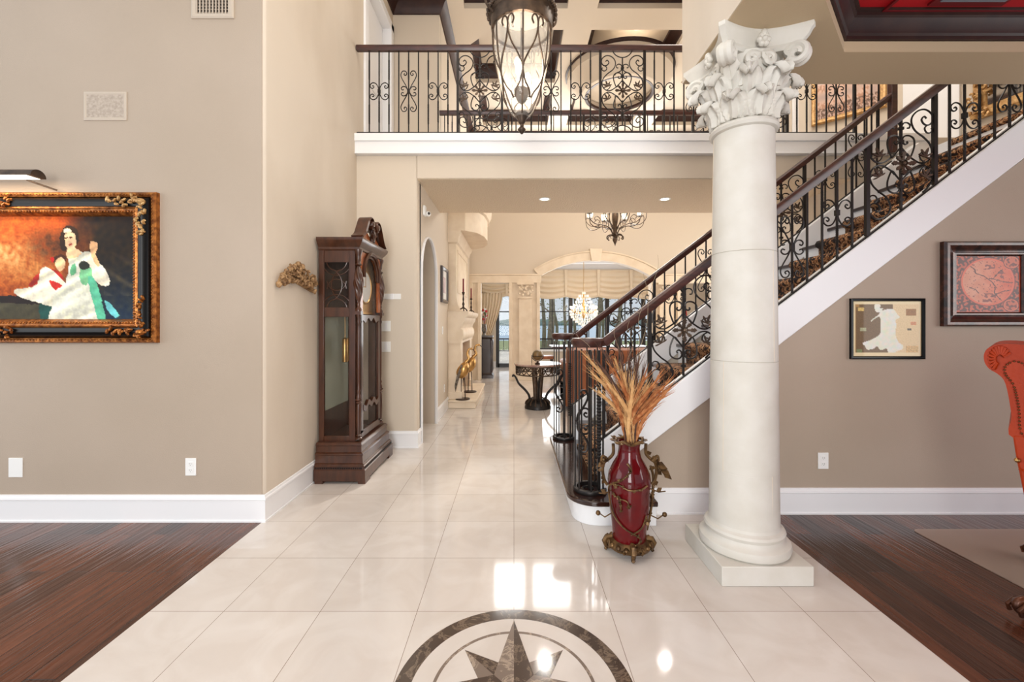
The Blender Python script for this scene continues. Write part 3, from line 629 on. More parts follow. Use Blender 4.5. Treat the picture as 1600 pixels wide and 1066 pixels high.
# ------------------------------------------------------------------ stair railings
def stair_rail(Y, xpost, xend, label, cx_, near):
    root = thing('stair_railing', label, 'railing', (X0, Y, 0), 'stair railings')
    H = .672; step = .1093
    zbot = lambda q: zc(q) + .008
    path = []
    zh = 1.285
    for a in range(0, 271, 15):      # volute: coil then run into the rail
        rr = .035 + .075 * a / 270; path.append((cx_ + rr * cos(radians(-90 - a + 270 + 90)) , Y + rr * sin(radians(-90 - a + 270 + 90)), zh))
    path = path[::1]
    tail = [(cx_ + .02, Y - .11, zh), (cx_ + .07, Y - .06, zh)] if False else []
    vol = [(cx_ + rr * cos(a), Y + rr * sin(a), zh) for a, rr in [(radians(90 + 30 * i), .115 - .0052 * i) for i in range(14)]][::-1]
    line = [(cx_ + .06, Y + .075, zh), (.66, Y + .0, zh)]
    sl = [(x, Y, zr(x)) for x in (.80, 1.2, xend)]
    path = cr(vol + line, 2)[:-1] + [Vector((.655, Y, zh)), Vector((.69, Y, zr(.69) - .004))] + [Vector(p) for p in sl]
    handrail(path, root)
    MB().lathe([(.0, zh - .066), (.05, zh - .066), (.056, zh - .03), (.05, zh + .002), (.001, zh + .004)], 20, (cx_, Y, 0)).build('volute_cap', 'rail', root)
    L = [(x, Y, zc(x) + .006) for x in (X0 + .0, xend)]
    MB().prism([(X0, zc(X0)), (xend, zc(xend)), (xend, zc(xend) + .012), (X0, zc(X0) + .012)], Y - .012, Y + .012).build('bottom_rail', 'iron', root)
    B(X0 - .012, X0 + .004, Y - .02, Y + .02, .18, zc(X0) + .01).build('end_strap', 'iron', root)
    # newel cage on the first tread
    MB().lathe([(.095, .181), (.118, .181), (.122, .195), (.118, .207), (.095, .207)], 32, (cx_, Y, 0)).build('base_ring', 'iron', root)
    MB().tube([(cx_ + (.02 + .07 * i / 12) * cos(i * .5), Y + (.02 + .07 * i / 12) * sin(i * .5), .192) for i in range(13)], .009, 5).build('base_scroll', 'iron', root)
    for i, a in enumerate((60, 115, 165, 215, 265, 320)):
        x, y = cx_ + .107 * cos(radians(a)), Y + .107 * sin(radians(a))
        MB().twist(x, y, .19, 1.20, .0075, 0 if i % 2 else 0, seg=1).build('baluster', 'iron', root)
    MB().twist(cx_, Y, .18, 1.2, .017, 0, seg=1).build('newel_post', 'iron', root)
    mb = MB().twist(cx_ + .06, Y - .03, .18, .42, .014, 0, seg=1).twist(cx_ + .06, Y - .03, .42, .98, .0165, 6, seg=70).twist(cx_ + .06, Y - .03, .98, 1.2, .014, 0, seg=1)
    mb.build('newel_post', 'iron', root)
    # scroll bracket on the cage
    br = MB()
    for c, s in ((.86, 1), (.50, -1)): curl(br, LYR, .008, 1, s, c=(cx_ - .10, c - .18 * s)); curl(br, BUT, .007, 1, s, c=(cx_ - .10, c - .18 * s))
    br.xf(Matrix.Translation((0, Y, 0))).build('newel_scroll', 'iron', root)
    # balusters: posts at xpost, panels go both ways
    for x in (.66, .77): MB().twist(x, Y, zc(x), zr(x) - .05 if x > .7 else 1.2, .009, 0, seg=1).build('baluster', 'iron', root)
    p = xpost
    first = True
    xx = p - 14.5 * step * 1.0
    mods = []
    q = p
    while q > .8: q -= 14.5 * step
    while q < xend:
        # panel between q and q+4.5 step, then ten spacings of bars
        if q > .72 and q + 4.5 * step < xend + .3:
            post_part(root, q, Y, zbot(q) - .0, .70, 'spost')
            if q + 4.5 * step < xend:
                post_part(root, q + 4.5 * step, Y, zbot(q + 4.5 * step), .70, 'spost')
                panel_parts(root, q + 2.25 * step, Y, zbot(q + 2.25 * step) + H / 2, True)
        elif q + 4.5 * step > .72:
            post_part(root, q + 4.5 * step, Y, zbot(q + 4.5 * step), .70, 'spost')
        for i in range(1, 10):
            x = q + 4.5 * step + i * step
            if .82 < x < xend - .05: bars_run(root, q + 4.5 * step, Y, i, i, step, zbot, H, 's')
        q += 14.5 * step
    return root
# near posts at X (1352-803)/213.4 and one panel width on
stair_rail(3.115, 2.573, 4.25, 'near stair railing of black iron scrolls and flowers, in front of the carpeted steps', .553, True)
stair_rail(4.51, 2.573, 3.98, 'far stair railing of black iron scrolls, beyond the carpeted steps', .53, False)
# ------------------------------------------------------------------ stone column
CX, CY = 1.346, 2.508
co = thing('stone_column', 'cream cast-stone column with a leafy carved capital standing on a square plinth', 'column', (CX, CY, 0))
B(CX - .244, CX + .244, CY - .244, CY + .244, 0, .105).build('plinth', 'stone', co, bevel=.004)
MB().lathe([(.225, .105), (.238, .115), (.243, .135), (.238, .158), (.222, .168), (.216, .172), (.206, .184), (.204, .196), (.210, .204), (.214, .216), (.208, .229), (.198, .234), (.190, .240), (.186, .255), (.001, .255)], 64, (CX, CY, 0)).build('base', 'stone', co)
pf = [(.186, .25)]
for z0, z1 in ((.25, .555), (.555, 1.18), (1.18, 1.80), (1.80, 2.50)):
    f = lambda z: .184 - .024 * ((z - .25) / 2.25) ** 1.4
    pf += [(f(z0), z0 + .0025), (f(z1), z1 - .0025), (f(z1) - .004, z1)]
MB().lathe(pf, 64, (CX, CY, 0)).build('shaft', 'stone', co)
mb = MB()
for z0, z1, a in ((.25, .555, 22), (.555, 1.18, -62), (1.18, 1.80, 30), (1.80, 2.5, 74)):
    for q in (0, 180):
        t = radians(-90 + a + q); r0, r1 = .1842 - .024 * ((z0 - .25) / 2.25) ** 1.4, .1842 - .024 * ((z1 - .25) / 2.25) ** 1.4
        mb.tube([(CX + r0 * cos(t), CY + r0 * sin(t), z0), (CX + r1 * cos(t), CY + r1 * sin(t), z1)], .0012, 4)
mb.build('joint_line', 'farstone', co)
cap = MB().lathe([(.160, 2.49), (.176, 2.497), (.184, 2.512), (.178, 2.528), (.162, 2.534), (.150, 2.55), (.150, 2.70), (.158, 2.82), (.185, 2.895), (.001, 2.90)], 48, (CX, CY, 0)).build('capital', 'stone', co)
def acanthus(h, w, out, curlr, r0, lob=5):
    """leaf standing on a ring radius r0 at angle 0, rising h then curling outward"""
    N, K = 22, 12; Ls = []
    for i in range(N + 1):
        t = i / N
        if t < .74: z = h * t / .74; x = r0 + out * (t / .74) ** 2.6
        else:
            a = (t - .74) / .26 * radians(210); z = h + curlr * sin(a); x = r0 + out + curlr * (1 - cos(a))
            if a > pi / 2: z = h + curlr * sin(a)
        ww = w * (.62 + .45 * sin(pi * min(t / .74, 1.0) * .75)) * (1 + .13 * abs(sin(t * lob * pi))) * (1 if t < .74 else max(.12, 1 - ((t - .74) / .26) ** 1.5 * .9))
        l = []
        for k in range(K + 1):
            s = -1 + 2 * k / K; rid = .010 * cos(s * pi * 3.0) + .012 * (1 - abs(s) ** .8) - .018 * s * s
            l.append((x + rid, ww * s, z))
        Ls.append(l)
    return MB().loops(Ls, ring=False)
def add_leaf(a, z, h, w, out, curlr, r0):
    m = acanthus(h, w, out, curlr, r0); m.xf(Matrix.Translation((CX, CY, z)) @ Matrix.Rotation(radians(a), 4, 'Z'))
    return m.build('acanthus_leaf', 'stone', cap, solid=.018, smooth=1.2)
for i in range(8): add_leaf(i * 45, 2.54, .10, .070, .034, .028, .157)
for i in range(8): add_leaf(22.5 + i * 45, 2.54, .205, .068, .054, .034, .152)
vo = MB()
for q in range(4):
    a = radians(45 + 90 * q)
    for s in (1, -1):
        pts = []
        for t in (0, .3, .6, .85, 1): pts.append((.155 + .115 * t ** 1.6, .30 * 0 + 2.68 + .19 * t))
        P = [(r_, z) for r_, z in pts]
        c0 = (.272, 2.850)
        sp = [(c0[0] + (.056 - .044 * i / 14) * cos(radians(150 - i * 38)), c0[1] + (.056 - .044 * i / 14) * sin(radians(150 - i * 38))) for i in range(15)]
        path = cr([(r_, 0, z) for r_, z in P[:4]] + [(x, 0, z) for x, z in sp], 3)
        i0 = len(vo.v); vo.tube(path, [.026 if k < 8 else .019 for k in range(len(path))], 7, flat=1.3)
        vo.xf(Matrix.Translation((CX, CY, 0)) @ Matrix.Rotation(a, 4, 'Z') @ Matrix.Translation((0, .018 * s, 0)), i0)
    for s in (1, -1):        # inner helices under the flower
        c0 = (.175, 2.84); b_ = radians(90 * q)
        i0 = len(vo.v)
        sp = [(c0[0], s * (.045 + (.034 - .026 * i / 12) * cos(radians(-30 - i * 40 + 180))), c0[1] + (.034 - .026 * i / 12) * sin(radians(-30 - i * 40 + 180))) for i in range(13)]
        path = cr([(.158, s * .10, 2.70), (.168, s * .095, 2.77)] + sp, 3)
        vo.tube(path, .017, 6); vo.xf(Matrix.Translation((CX, CY, 0)) @ Matrix.Rotation(b_, 4, 'Z'), i0)
vo.build('volute', 'stone', cap)
fm = MB()
for q in range(4):
    i0 = len(fm.v)
    for k in range(6): fm.sph((.205, .022 * cos(k * pi / 3), 2.925 + .024 * sin(k * pi / 3)), .017, 8)
    fm.sph((.215, 0, 2.925), .016, 8); fm.sph((.207, 0, 2.955), .020, 8, sz=1.3)
    fm.xf(Matrix.Translation((CX, CY, 0)) @ Matrix.Rotation(radians(90 * q), 4, 'Z'), i0)
fm.build('abacus_flower', 'stone', cap)
def abac(s, z):
    pts = []
    for q in range(4):
        a0 = radians(-45 + 90 * q); c = (.365 * s * cos(a0), .365 * s * sin(a0)); a1 = a0 + pi / 2; d = (.365 * s * cos(a1), .365 * s * sin(a1))
        u = Vector((d[0] - c[0], d[1] - c[1])); n_ = Vector((-u.y, u.x)).normalized()
        for k in range(13):
            t = .045 + .91 * k / 12; w_ = .075 * s * sin(pi * k / 12)
            pts.append((CX + c[0] + u.x * t + n_.x * w_, CY + c[1] + u.y * t + n_.y * w_, z))
    return pts
MB().loops([abac(s, z) for s, z in ((.80, 2.885), (.88, 2.90), (.86, 2.915), (.93, 2.94), (.97, 2.965), (1.0, 2.975), (1.0, 2.997))]).build('abacus', 'stone', cap, smooth=.5)
# ------------------------------------------------------------------ urn
VX, VY = .706, 2.62
va = thing('ceramic_vase', 'tall dark red glazed vase wrapped in bronze vines, beside the stair foot', 'vase', (VX, VY, 0))
MB().lathe([(.09, .05), (.098, .07), (.100, .10), (.106, .17), (.118, .26), (.122, .33), (.122, .38), (.129, .43), (.123, .48), (.098, .535), (.072, .58), (.064, .62), (.063, .64), (.070, .672), (.058, .672), (.052, .64), (.04, .5), (.03, .3), (.001, .3)], 48, (VX, VY, 0)).build('body', 'redglaze', va, smooth=1)
def body_r(z):
    P = [(.09, .05), (.098, .07), (.100, .10), (.106, .17), (.118, .26), (.122, .33), (.122, .38), (.129, .43), (.123, .48), (.098, .535), (.072, .58), (.064, .62), (.063, .64), (.070, .68)]
    for (r0, z0), (r1, z1) in zip(P, P[1:]):
        if z <= z1: return r0 + (r1 - r0) * max(0, (z - z0)) / (z1 - z0)
    return .07
random.seed(11)
ft = MB().lathe([(.085, .028), (.125, .035), (.130, .055), (.115, .075), (.095, .085), (.08, .08)], 32, (VX, VY, 0))
for q in range(16):
    a = q * pi / 8; ft.sph((VX + .122 * cos(a), VY + .122 * sin(a), .058), .017, 8)
for q in range(4):
    a = radians(-95 + 90 * q); c_ = Vector((cos(a), sin(a), 0)); O = Vector((VX, VY, 0))
    ft.tube([O + c_ * r_ + Vector((0, 0, z)) for r_, z in ((.10, .085), (.135, .08), (.150, .055), (.140, .03), (.125, .018), (.138, .012), (.148, .016))], [.016, .018, .016, .013, .012, .013, .009], 7)
    for s in (-1, 1): ft.tube([O + c_ * r_ + Vector((-c_.y, c_.x, 0)) * w_ * s + Vector((0, 0, z)) for r_, w_, z in ((.12, .015, .05), (.125, .045, .075), (.125, .06, .055), (.125, .048, .042))], .009, 6)
ft.build('foot', 'vine', va)
rim = MB().tube([(VX + (.080 + .006 * sin(6 * t)) * cos(t), VY + (.080 + .006 * sin(6 * t)) * sin(t), .676 + .006 * sin(5 * t)) for t in [2 * pi * i / 48 for i in range(48)]], .010, 6, closed=True)
def leaf_on(mb, p, d, s, upv=(0, 0, 1)):
    d = Vector(d).normalized(); n_ = Vector(upv); w_ = d.cross(n_).normalized(); p = Vector(p)
    mb.loops([[p, p + d * s * .5 + w_ * s * .35 + n_ * .003, p + d * s, p + d * s * .5 - w_ * s * .35 + n_ * .003], [p - n_ * .003, p + d * s * .5 + w_ * s * .35 - n_ * .002, p + d * s - n_ * .003, p + d * s * .5 - w_ * s * .35 - n_ * .002]])
for i in range(22):
    a = random.uniform(0, 2 * pi); leaf_on(rim, (VX + .085 * cos(a), VY + .085 * sin(a), .676), (cos(a + random.uniform(-.8, .8)), sin(a + random.uniform(-.8, .8)), random.uniform(-.3, .5)), random.uniform(.022, .042))
rim.build('vine_rim', 'vine', va)
def vine(ctrl, r=.0055, leaves=6, seed=0):
    rnd = random.Random(seed); mb = MB()
    pts = [(VX + (body_r(z) + .006 + b_) * cos(radians(a)), VY + (body_r(z) + .006 + b_) * sin(radians(a)), z) for a, z, b_ in ctrl]
    P = cr(pts, 6); mb.tube(P, r, 6)
    for i in range(leaves):
        q = P[rnd.randrange(3, len(P) - 1)]; d = Vector((q.x - VX, q.y - VY, 0)).normalized(); tz = Vector((rnd.uniform(-1, 1), rnd.uniform(-1, 1), rnd.uniform(-1, 1)))
        leaf_on(mb, q, d * .4 + tz, rnd.uniform(.018, .032), d); mb.sph(q + d * .006, .0075, 6)
    mb.build('bronze_vine', 'vine', va)
vine([(-100, .10, .004), (-80, .09, .004), (-70, .12, .004), (-85, .15, .004), (-120, .19, .004), (-150, .25, .004), (-165, .33, .004), (-160, .42, .006), (-130, .44, .0), (-105, .42, 0), (-75, .425, 0), (-55, .44, 0)], .0055, 9, 1)
vine([(-100, .15, 0), (-80, .17, 0), (-62, .2, 0), (-52, .26, 0)], .005, 4, 2)
vine([(-150, .44, .0), (-125, .47, 0), (-100, .53, .01), (-112, .56, 0)], .006, 6, 3)
vine([(-155, .37, 0), (-130, .36, 0), (-110, .35, 0), (-104, .31, 0)], .0045, 6, 4)
vine([(10, .12, .01), (0, .25, .01), (-5, .35, .012), (5, .45, .02), (0, .52, .02)], .008, 12, 5)
vine([(-130, .36, 0), (-126, .32, 0), (-128, .28, 0)], .004, 4, 6)
for s in (-1, 1):          # leafy side handles
    hb = MB(); P = [(VX + s * x, VY - .01, z) for x, z in ((.10, .66), (.10, .60), (.13, .565), (.155, .545), (.165, .50), (.155, .44), (.135, .41))]
    hb.tube(cr(P, 4), .010, 7)
    hb.tube(cr([(VX + s * x, VY - .02, z) for x, z in ((.13, .56), (.165, .59), (.175, .56), (.155, .55))], 4), .007, 6)
    for i in range(9):
        q = Vector(P[random.randrange(1, 6)]); leaf_on(hb, q, (s * random.uniform(.2, 1), random.uniform(-.8, .5), random.uniform(-.8, 1)), random.uniform(.03, .055), (random.uniform(-.3, .3), -1, .2))
    if s > 0:
        for k in range(3): leaf_on(hb, (VX + .15 + .02 * k, VY - .02, .55 - .02 * k), (1, -.2, -.5 - .25 * k), .085, (0, -.6, 1))
    hb.build('handle', 'vine', va)
for s, z, L in ((-1, .245, .06), (1, .235, .06), (1, .395, .07), (-1, .385, .06)):
    hb = MB().tube([(VX + s * .115, VY - .03, z), (VX + s * (.135 + L * .4), VY - .05, z - .015), (VX + s * (.135 + L), VY - .05, z + (.01 if z < .3 else -.01))], .004, 5)
    if z < .3: hb.sph((VX + s * (.14 + L), VY - .05, z + .01), .015, 8)
    else: leaf_on(hb, (VX + s * .15, VY - .05, z - .01), (s, 0, .6), .04, (0, -1, 0))
    hb.build('bronze_twig', 'vine', va)
# dried grasses standing in the vase
rg = random.Random(5)
def plume(kind, tip, lean):
    L = Vector(tip) ; base = Vector((rg.uniform(-.03, .03), rg.uniform(-.03, .03), 0)); mid = base + Vector((lean[0], lean[1], L.z * .5))
    P = cr([base - Vector((0, 0, .25)) + Vector((-base.x * .6, -base.y * .6, 0)), base, mid, L], 6); K = len(P); R = []
    for i in range(K):
        t = i / (K - 1); R.append(.0026 if t < .38 else .0026 + {'A': .0165, 'B': .0130, 'C': .0115}[kind] * sin(pi * min(1, (t - .38) / .60)) ** .8 * (1 - .35 * t))
    mb = MB().tube(P, R, 6)
    nst = 46
    for q in range(nst):
        i = rg.randrange(int(K * .42), K - 1); t = (P[i + 1] - P[i]).normalized(); a = rg.uniform(0, 2 * pi); n_ = Vector((cos(a), sin(a), 0)); n_ = (n_ - t * n_.dot(t)).normalized()
        q0 = P[i] + n_ * R[i] * .8; d = (t * 2.2 + n_ * rg.uniform(.2, .75)).normalized(); ln = rg.uniform(.05, .11)
        mb.tube([q0, q0 + d * ln * .5, q0 + d * ln + t * .01], [.0022, .0016, .0005], 3, caps=False)
    o = mb.build('dried_grass_plume', 'grass' + kind, None, smooth=1.2)
    o.location = (VX, VY, .645)
    tag(o, {'A': 'pale tan feathery dried grass stem standing in the red vase', 'B': 'orange feathery dried grass stem standing in the red vase', 'C': 'dark brown thin dried grass stem standing in the red vase'}[kind], 'dried grass', {'A': 'pale dried grass plumes', 'B': 'orange dried grass plumes', 'C': 'brown dried grass stems'}[kind])
def px_tip(x, y, dy): X, Y, Z = PX(x, y, VY + dy); return (X - VX, dy, Z - .645)
for kind, tips in (('A', [(916, 556), (922, 580), (943, 592), (960, 560), (975, 582), (934, 610), (1003, 600), (990, 596), (1014, 604), (966, 600)]),
                   ('B', [(1046, 596), (1040, 608), (1030, 590), (1022, 600), (1036, 620), (948, 596), (1010, 588), (953, 612), (1024, 615), (1048, 606), (958, 575)]),
                   ('C', [(968, 545), (985, 552), (978, 566), (995, 570), (940, 545), (1000, 556), (1006, 574), (950, 560), (930, 560), (988, 575)])):
    for x, y in tips:
        dy = rg.uniform(-.09, .09); T = px_tip(x, y, dy); plume(kind, T, (T[0] * .22, T[1] * .3))
tw = []
for j, (x, y) in enumerate(((1029, 396), (1010, 425), (905, 520), (985, 500), (960, 505))):
    T = px_tip(x, y, .05 * (j - 2) * .5); P = []
    for i in range(40):
        t = i / 39; P.append((T[0] * t ** 1.3 + .016 * t * sin(t * 22 + j), T[1] * t + .014 * t * cos(t * 19), T[2] * t + .008 * t * sin(t * 30)))
    mb = MB().tube(P, [.0022 - .0014 * i / 39 for i in range(40)], 4)
    q = Vector(P[30]); mb.tube(cr([q, q + Vector((-.03, 0, .01)), q + Vector((-.035, 0, .03)), q + Vector((-.05, 0, .03))], 4), .001, 4)
    o = mb.build('curly_twig', 'twig'); o.location = (VX, VY, .645); tag(o, 'thin wavy pale twig rising out of the red vase above the dried grass', 'twig', 'curly twigs')
# ------------------------------------------------------------------ grandfather clock
kx0 = -1.735; ky0, ky1 = 3.80, 4.44; kxf = -1.38
ck = thing('grandfather_clock', 'tall carved cherry grandfather clock with glass sides against the left wall', 'clock', (-1.55, 4.12, 0))
steps = [(0, .115, .062), (.115, .15, .052), (.15, .168, .058), (.168, .235, .030), (.235, .255, .045), (.255, .31, .012), (.31, .34, .022)]
mb = MB(); yc = .0
prof = [(.055, .02), (.062, .03), (.062, .118), (.054, .124), (.052, .15), (.044, .156), (.044, .166), (.032, .172), (.028, .235), (.036, .243), (.030, .254), (.014, .262), (.012, .315), (.020, .322), (.014, .334), (.004, .345)]
Ls = []
for e, z in prof: Ls.append([(kx0, ky0 - e - .04, z), (kxf + .03 + e, ky0 - e - .04, z), (kxf + .03 + e, ky1 + e + .04, z), (kx0, ky1 + e + .04, z)])
mb.loops(Ls)
mb.build('base', 'clock', ck, smooth=.4)
mb = MB()
for y in (ky0 - .10, ky1 + .10): mb.prism([(y - .0, 0), (y + .14 * (1 if y < 4 else -1), 0), (y + .11 * (1 if y < 4 else -1), .04), (y, .04)], kxf + .03, kxf + .093, 'x')
mb.box(kx0 + .01, kx0 + .08, ky0 - .10, ky0 - .04, 0, .03); mb.build('foot', 'clock', ck)
mb = MB()
for i in range(26): mb.box(kx0 + .01 + i * .0158, kx0 + .019 + i * .0158, ky0 - .097, ky0 - .092, .128, .143)
for i in range(40): mb.box(kxf + .085, kxf + .089, ky0 - .08 + i * .02, ky0 - .07 + i * .02, .128, .143)
mb.build('dentil_trim', 'blackpaint', ck)
# case: back, frame posts, rails (open sides glazed)
mb = B(kx0, kx0 + .018, ky0 + .032, ky1 - .032, .34, 2.06)
for y in (ky0, ky1 - .03):
    mb.box(kx0, kx0 + .045, y, y + .03, .34, 2.06).box(kxf - .085, kxf - .03, y, y + .03, .34, 2.06)
    xa, xb = kx0 + .045, kxf - .085; mb.box(xa, xb, y + .003, y + .027, .34, .39).box(xa, xb, y + .003, y + .027, 1.45, 1.53).box(xa, xb, y + .003, y + .027, 1.94, 2.06)
mb.box(kxf - .10, kxf - .03, ky0 + .03, ky0 + .10, .34, 2.06).box(kxf - .10, kxf - .03, ky1 - .10, ky1 - .03, .34, 2.06)
mb.build('case', 'clock', ck, bevel=.003)
B(kx0 + .02, kx0 + .026, ky0 + .03, ky1 - .03, .60, 1.46).build('back_panel', 'clockback', ck)
B(kx0 + .02, kx0 + .024, ky0 + .03, ky1 - .03, .36, .60).build('back_panel', 'clock', ck)
for y in (ky0 + .012, ky1 - .016):
    B(kx0 + .045, kxf - .085, y, y + .004, .39, 1.45).build('side_glass', 'glass', ck)
    g = B(kx0 + .045, kxf - .085, y, y + .004, 1.53, 1.94).build('lattice_glass', 'glass', ck)
    mb = MB(); x0, x1 = kx0 + .045, kxf - .085; xm = (x0 + x1) / 2; yy = y - .004
    def arcs(c, r, a0, a1): mb.tube([(x, yy, z) for x, z in arc(c[0], c[1], r, a0, a1, 14)], .004, 5)
    arcs((x0, 1.735), .16, -60, 60); arcs((x1, 1.735), .16, 120, 240); arcs((xm, 1.70), .085, 0, 180); arcs((xm, 1.77), .085, 180, 360)
    arcs((xm, 1.95), .13, 190, 350); arcs((xm, 1.52), .13, 10, 170); arcs((xm, 1.95), .09, 190, 350); arcs((xm, 1.52), .09, 10, 170)
    mb.frame(x0 - .006, x1 + .006, 1.524, 1.946, [(0, 0), (.01, 0), (.01, .008), (0, .008)], y); mb.build('side_lattice', 'clock', g)
# cornice at the side, three sided
Ls = []
for e, z in ((.0, 2.04), (.012, 2.05), (.012, 2.07), (.03, 2.09), (.05, 2.12), (.055, 2.135), (.055, 2.15), (0, 2.155)):
    Ls.append([(kx0, ky0 - e, z), (kxf + e, ky0 - e, z), (kxf + e, ky1 + e, z), (kx0, ky1 + e, z)])
MB().loops(Ls).build('cornice', 'clock', ck, smooth=.4)
# front: hood plate with arch, door with waved top, dial, pendulum
XF = kxf - .02
ym = (ky0 + ky1) / 2
hood = [(ky0 + .02, 1.50), (ky0 + .02, 2.14), (ky0 + .07, 2.18), (ym - .10, 2.24), (ym, 2.20), (ym + .10, 2.24), (ky1 - .07, 2.18), (ky1 - .02, 2.14), (ky1 - .02, 1.50), (ky1 - .10, 1.50), (ky1 - .10, 1.80)] + [(ym + .20 * cos(radians(a)), 1.82 + .20 * sin(radians(a))) for a in range(0, 181, 15)] + [(ky0 + .10, 1.80), (ky0 + .10, 1.50)]
MB().prism(hood, XF, XF + .022, 'x').build('hood', 'clockpanel', ck, smooth=.5)
mb = MB(); pts = [(XF + .03, ym + .225 * cos(radians(a)), 1.83 + .225 * sin(radians(a))) for a in range(-8, 189, 12)]
mb.tube(pts, .022, 6); mb.tube([(p[0] - .012, ym + (p[1] - ym) * .86, 1.83 + (p[2] - 1.83) * .86) for p in pts], .012, 6); mb.build('hood_arch_moulding', 'clock', ck)
MB().box(XF - .04, XF - .035, ky0 + .08, ky1 - .08, 1.48, 2.03).build('dial_plate', 'brass', ck)
dial = MB().lathe([(.001, XF - .030), (.15, XF - .030), (.15, XF - .034), (.001, XF - .034)], 32, (0, ym, 1.74), axis='x').build('dial', 'plate', ck)
mb = MB().lathe([(.145, XF - .028), (.155, XF - .024), (.165, XF - .03)], 32, (0, ym, 1.74), axis='x')
mb.box(XF - .028, XF - .026, ym - .004, ym + .004, 1.74, 1.85).box(XF - .026, XF - .024, ym - .09, ym, 1.736, 1.744); mb.build('hands_and_ring', 'brass', dial)
MB().box(XF + .008, XF + .012, ky0 + .09, ky1 - .09, 1.50, 2.02).build('dial_glass', 'glass', ck)
def wave(z, s): return [(ky0 + .10 + (ky1 - ky0 - .20) * i / 24, z + s * (.018 * cos(2 * pi * 3 * i / 24) + .03 * sin(pi * i / 24))) for i in range(25)]
top = wave(1.40, 1); bot = wave(.60, -1)
dr = thing_part = MB().prism([(ky0 + .055, 1.47)] + [(ky0 + .055, 1.40)] + top + [(ky1 - .055, 1.40), (ky1 - .055, 1.47)], XF, XF + .025, 'x').box(XF, XF + .025, ky0 + .055, ky0 + .10, .40, 1.41).box(XF, XF + .025, ky1 - .10, ky1 - .055, .40, 1.41).box(XF, XF + .025, ky0 + .055, ky1 - .055, .36, .42).build('door', 'clock', ck, smooth=.5)
MB().prism([(y, z) for y, z in wave(.63, 1)] + [(y, z - .05) for y, z in wave(.63, 1)][::-1], XF + .002, XF + .03, 'x').build('wavy_rail', 'clock', dr, smooth=.6)
MB().box(XF + .008, XF + .012, ky0 + .10, ky1 - .10, .42, 1.42).build('door_glass', 'glass', dr)
mb = MB().lathe([(.001, XF - .12), (.085, XF - .115), (.09, XF - .11), (.001, XF - .105)], 28, (0, ym, .80), axis='x').box(XF - .115, XF - .108, ym - .008, ym + .008, .85, 1.48)
mb.build('pendulum', 'brass', ck)
for y in (ym - .12, ym, ym + .12): MB().lathe([(.001, 1.03), (.024, 1.03), (.026, 1.04), (.026, 1.24), (.02, 1.25), (.003, 1.26), (.003, 1.5)], 14, (XF - .18, y, 0)).build('weight', 'brass', ck)
# turned and twisted corner columns
def colprof(z0, z1, r): 
    h = z1 - z0; return [(r * a, z0 + h * b_) for a, b_ in ((.001, 0), (1.5, 0), (1.5, .03), (.9, .06), (1.3, .09), (.8, .12), (.95, .2), (1.1, .5), (.95, .82), (.8, .87), (1.3, .9), (.9, .94), (1.5, .97), (1.5, 1), (.001, 1))]
for y in (ky0 + .012, ky1 - .012):
    x = kxf - .005
    MB().lathe(colprof(.36, .72, .020), 14, (x, y, 0)).lathe(colprof(.72, 1.48, .014), 14, (x, y, 0)).box(x - .03, x + .03, y - .03, y + .03, 1.47, 1.50).build('corner_column', 'clock', ck)
    mb = MB().lathe([(.001, 1.5), (.028, 1.5), (.028, 1.52), (.015, 1.54), (.018, 1.56), (.013, 1.58)], 14, (x, y, 0))
    N = 28; Ls = []
    for i in range(N + 1):
        t = i / N; rr = .014 + .028 * sin(pi * t) ** 1.0 * (1.15 - .5 * (1 - t)); z = 1.58 + .32 * t
        Ls.append([(x + rr * (1 + .14 * cos(6 * (a + t * 3.2))) * cos(a), y + rr * (1 + .14 * cos(6 * (a + t * 3.2))) * sin(a), z) for a in [2 * pi * k / 36 for k in range(36)]])
    mb.loops(Ls).lathe([(.014, 1.90), (.03, 1.915), (.018, 1.93), (.022, 2.0), (.034, 2.03), (.034, 2.05), (.001, 2.05)], 14, (x, y, 0)); mb.build('carved_column', 'clock', ck, smooth=1)
# swan-neck pediment scrolls
for s in (-1, 1):
    P = cr([(0, s * -.33, 2.15), (0, s * -.26, 2.19), (0, s * -.20, 2.27), (0, s * -.15, 2.34), (0, s * -.095, 2.365), (0, s * -.06, 2.34), (0, s * -.07, 2.305), (0, s * -.095, 2.31)], 5)
    mb = MB(); Ls = []
    for i, p in enumerate(P):
        t = (P[min(i + 1, len(P) - 1)] - P[max(i - 1, 0)]).normalized(); n_ = Vector((0, -t.z, t.y)) * s; w_ = .026
        if n_.z < 0 and i < 12: n_ = -n_
        Ls.append([Vector((XF - .01, 0, 0)) + Vector((0, p.y + ym, p.z)) + n_ * a + Vector((b_, 0, 0)) for a, b_ in ((-w_, -.03), (w_ * .9, -.03), (w_, .075), (w_ * .55, .085), (w_ * .5, .06), (w_ * .1, .07), (0, .04), (-w_ * .5, .045), (-w_, .02))])
    mb.loops(Ls); mb.lathe([(.001, XF + .085), (.024, XF + .08), (.03, XF + .07), (.03, XF - .04), (.001, XF - .04)], 16, (0, ym + s * -.078, 2.325), axis='x')
    mb.build('swan_neck_scroll', 'clock', ck, smooth=.7)
mb = MB().lathe([(.001, 2.16), (.03, 2.17), (.035, 2.2), (.018, 2.23), (.028, 2.26), (.034, 2.29), (.02, 2.33), (.006, 2.37), (.001, 2.38)], 16, (XF + .03, ym, 0))
for a in (-50, -20, 20, 50): mb.tube([(XF + .04, ym, 2.17), (XF + .05, ym + .05 * sin(radians(a)), 2.17 + .07), (XF + .055, ym + .1 * sin(radians(a)), 2.17 + .11 * cos(radians(a)))], [.014, .016, .005], 6)
mb.build('finial', 'clock', ck, smooth=1)
